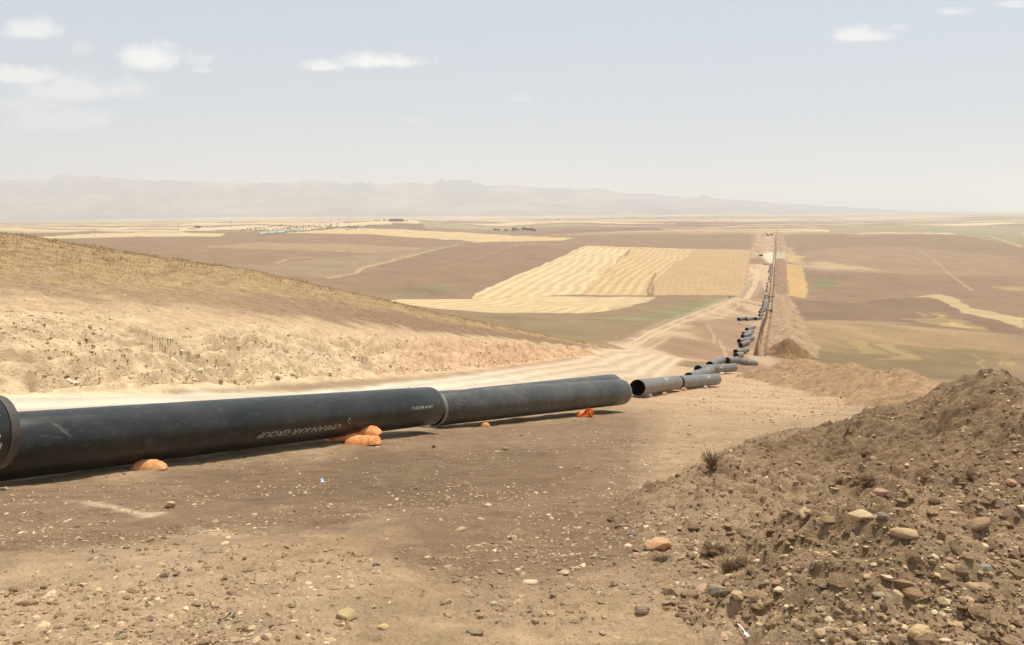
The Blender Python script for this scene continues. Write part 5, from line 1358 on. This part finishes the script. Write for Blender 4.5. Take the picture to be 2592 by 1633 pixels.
CL = [(72,62,92,40,.7), (358,128,112,50,.9), (60,172,100,36,.75), (895,140,128,29,.9), (762,152,58,22,.8), (2028,80,80,27,.75), (2243,24,50,18,.6), (470,163,28,12,.4), (1230,230,42,15,.22), (175,205,170,46,.5), (150,275,170,40,.35), (60,240,120,40,.3), (975,282,45,14,.12), (2110,62,30,12,.35), (2385,8,45,14,.5), (190,110,30,22,.2)]
tot = None
for (cx, cy, rx, ry, op) in CL:
    x, y, z = ray(cx * .42525, cy * .42525); u0, w0 = x / y, z / y
    ru, rw = rx * .42525 / 894, ry * .42525 / 894
    du = mth('DIVIDE', mth('SUBTRACT', U, u0), ru); dw = mth('DIVIDE', mth('SUBTRACT', W, w0 - rw * .25), rw)
    low = mth('LESS_THAN', dw, 0); dw = mth('MULTIPLY', dw, mth('ADD', 1.0, mth('MULTIPLY', low, .9)))
    r2 = mth('SQRT', mth('ADD', mth('MULTIPLY', du, du), mth('MULTIPLY', dw, dw)))
    v = mth('ADD', mth('SUBTRACT', 1.0, r2), mth('MULTIPLY', nz, 1.9))
    v = mth('MULTIPLY', mth('MULTIPLY', v, 1.7, True), op)
    g = mth('MULTIPLY', v, mth('GREATER_THAN', sep.outputs[1], .05))
    tot = g if tot is None else mth('MAXIMUM', tot, g)
bgc = nt.nodes.new('ShaderNodeBackground'); bgc.inputs['Color'].default_value = (.97, .97, .95, 1); bgc.inputs['Strength'].default_value = 1.0
# thin dusty veil that thickens toward the horizon
veil = nt.nodes.new('ShaderNodeBackground'); veil.inputs['Color'].default_value = (.63, .71, .80, 1); veil.inputs['Strength'].default_value = 1.0
vf = nt.nodes.new('ShaderNodeMapRange'); L.new(sep.outputs[2], vf.inputs[0]); vf.inputs[1].default_value = 0; vf.inputs[2].default_value = .8; vf.inputs[3].default_value = .85; vf.inputs[4].default_value = .58
mv = nt.nodes.new('ShaderNodeMixShader'); L.new(vf.outputs[0], mv.inputs[0]); L.new(bg.outputs[0], mv.inputs[1]); L.new(veil.outputs[0], mv.inputs[2])
mc = nt.nodes.new('ShaderNodeMixShader'); L.new(tot, mc.inputs[0]); L.new(mv.outputs[0], mc.inputs[1]); L.new(bgc.outputs[0], mc.inputs[2])
L.new(mc.outputs[0], out.inputs['Surface'])

sun = bpy.data.lights.new('sun', 'SUN'); sun.energy = 4.2; sun.angle = R(.6); sun.color = (1.0, .95, .87)
so = bpy.data.objects.new('sun', sun); C.objects.link(so)
sd = Vector((math.sin(AZ) * math.cos(EL), math.cos(AZ) * math.cos(EL), math.sin(EL)))
so.rotation_euler = sd.to_track_quat('Z', 'Y').to_euler(); so.location = (0, 0, 60)

cam = bpy.data.cameras.new('camera'); co_ = bpy.data.objects.new('camera', cam); C.objects.link(co_)
cam.sensor_width = 36; cam.lens = F / 1024 * 36; cam.clip_start = .1; cam.clip_end = 60000
co_.location = (0, 0, 0); co_.rotation_euler = (math.pi / 2 - PITCH, 0, 0)
sc = bpy.context.scene; sc.camera = co_
sc.view_settings.view_transform = 'Standard'; sc.view_settings.look = 'None'; sc.view_settings.exposure = 0; sc.view_settings.gamma = 1
sc.render.engine = 'CYCLES'
sc.cycles.max_bounces = 6; sc.cycles.diffuse_bounces = 3; sc.cycles.glossy_bounces = 3; sc.cycles.volume_bounces = 2; sc.cycles.transparent_max_bounces = 4
sc.cycles.use_denoising = True
print('done')
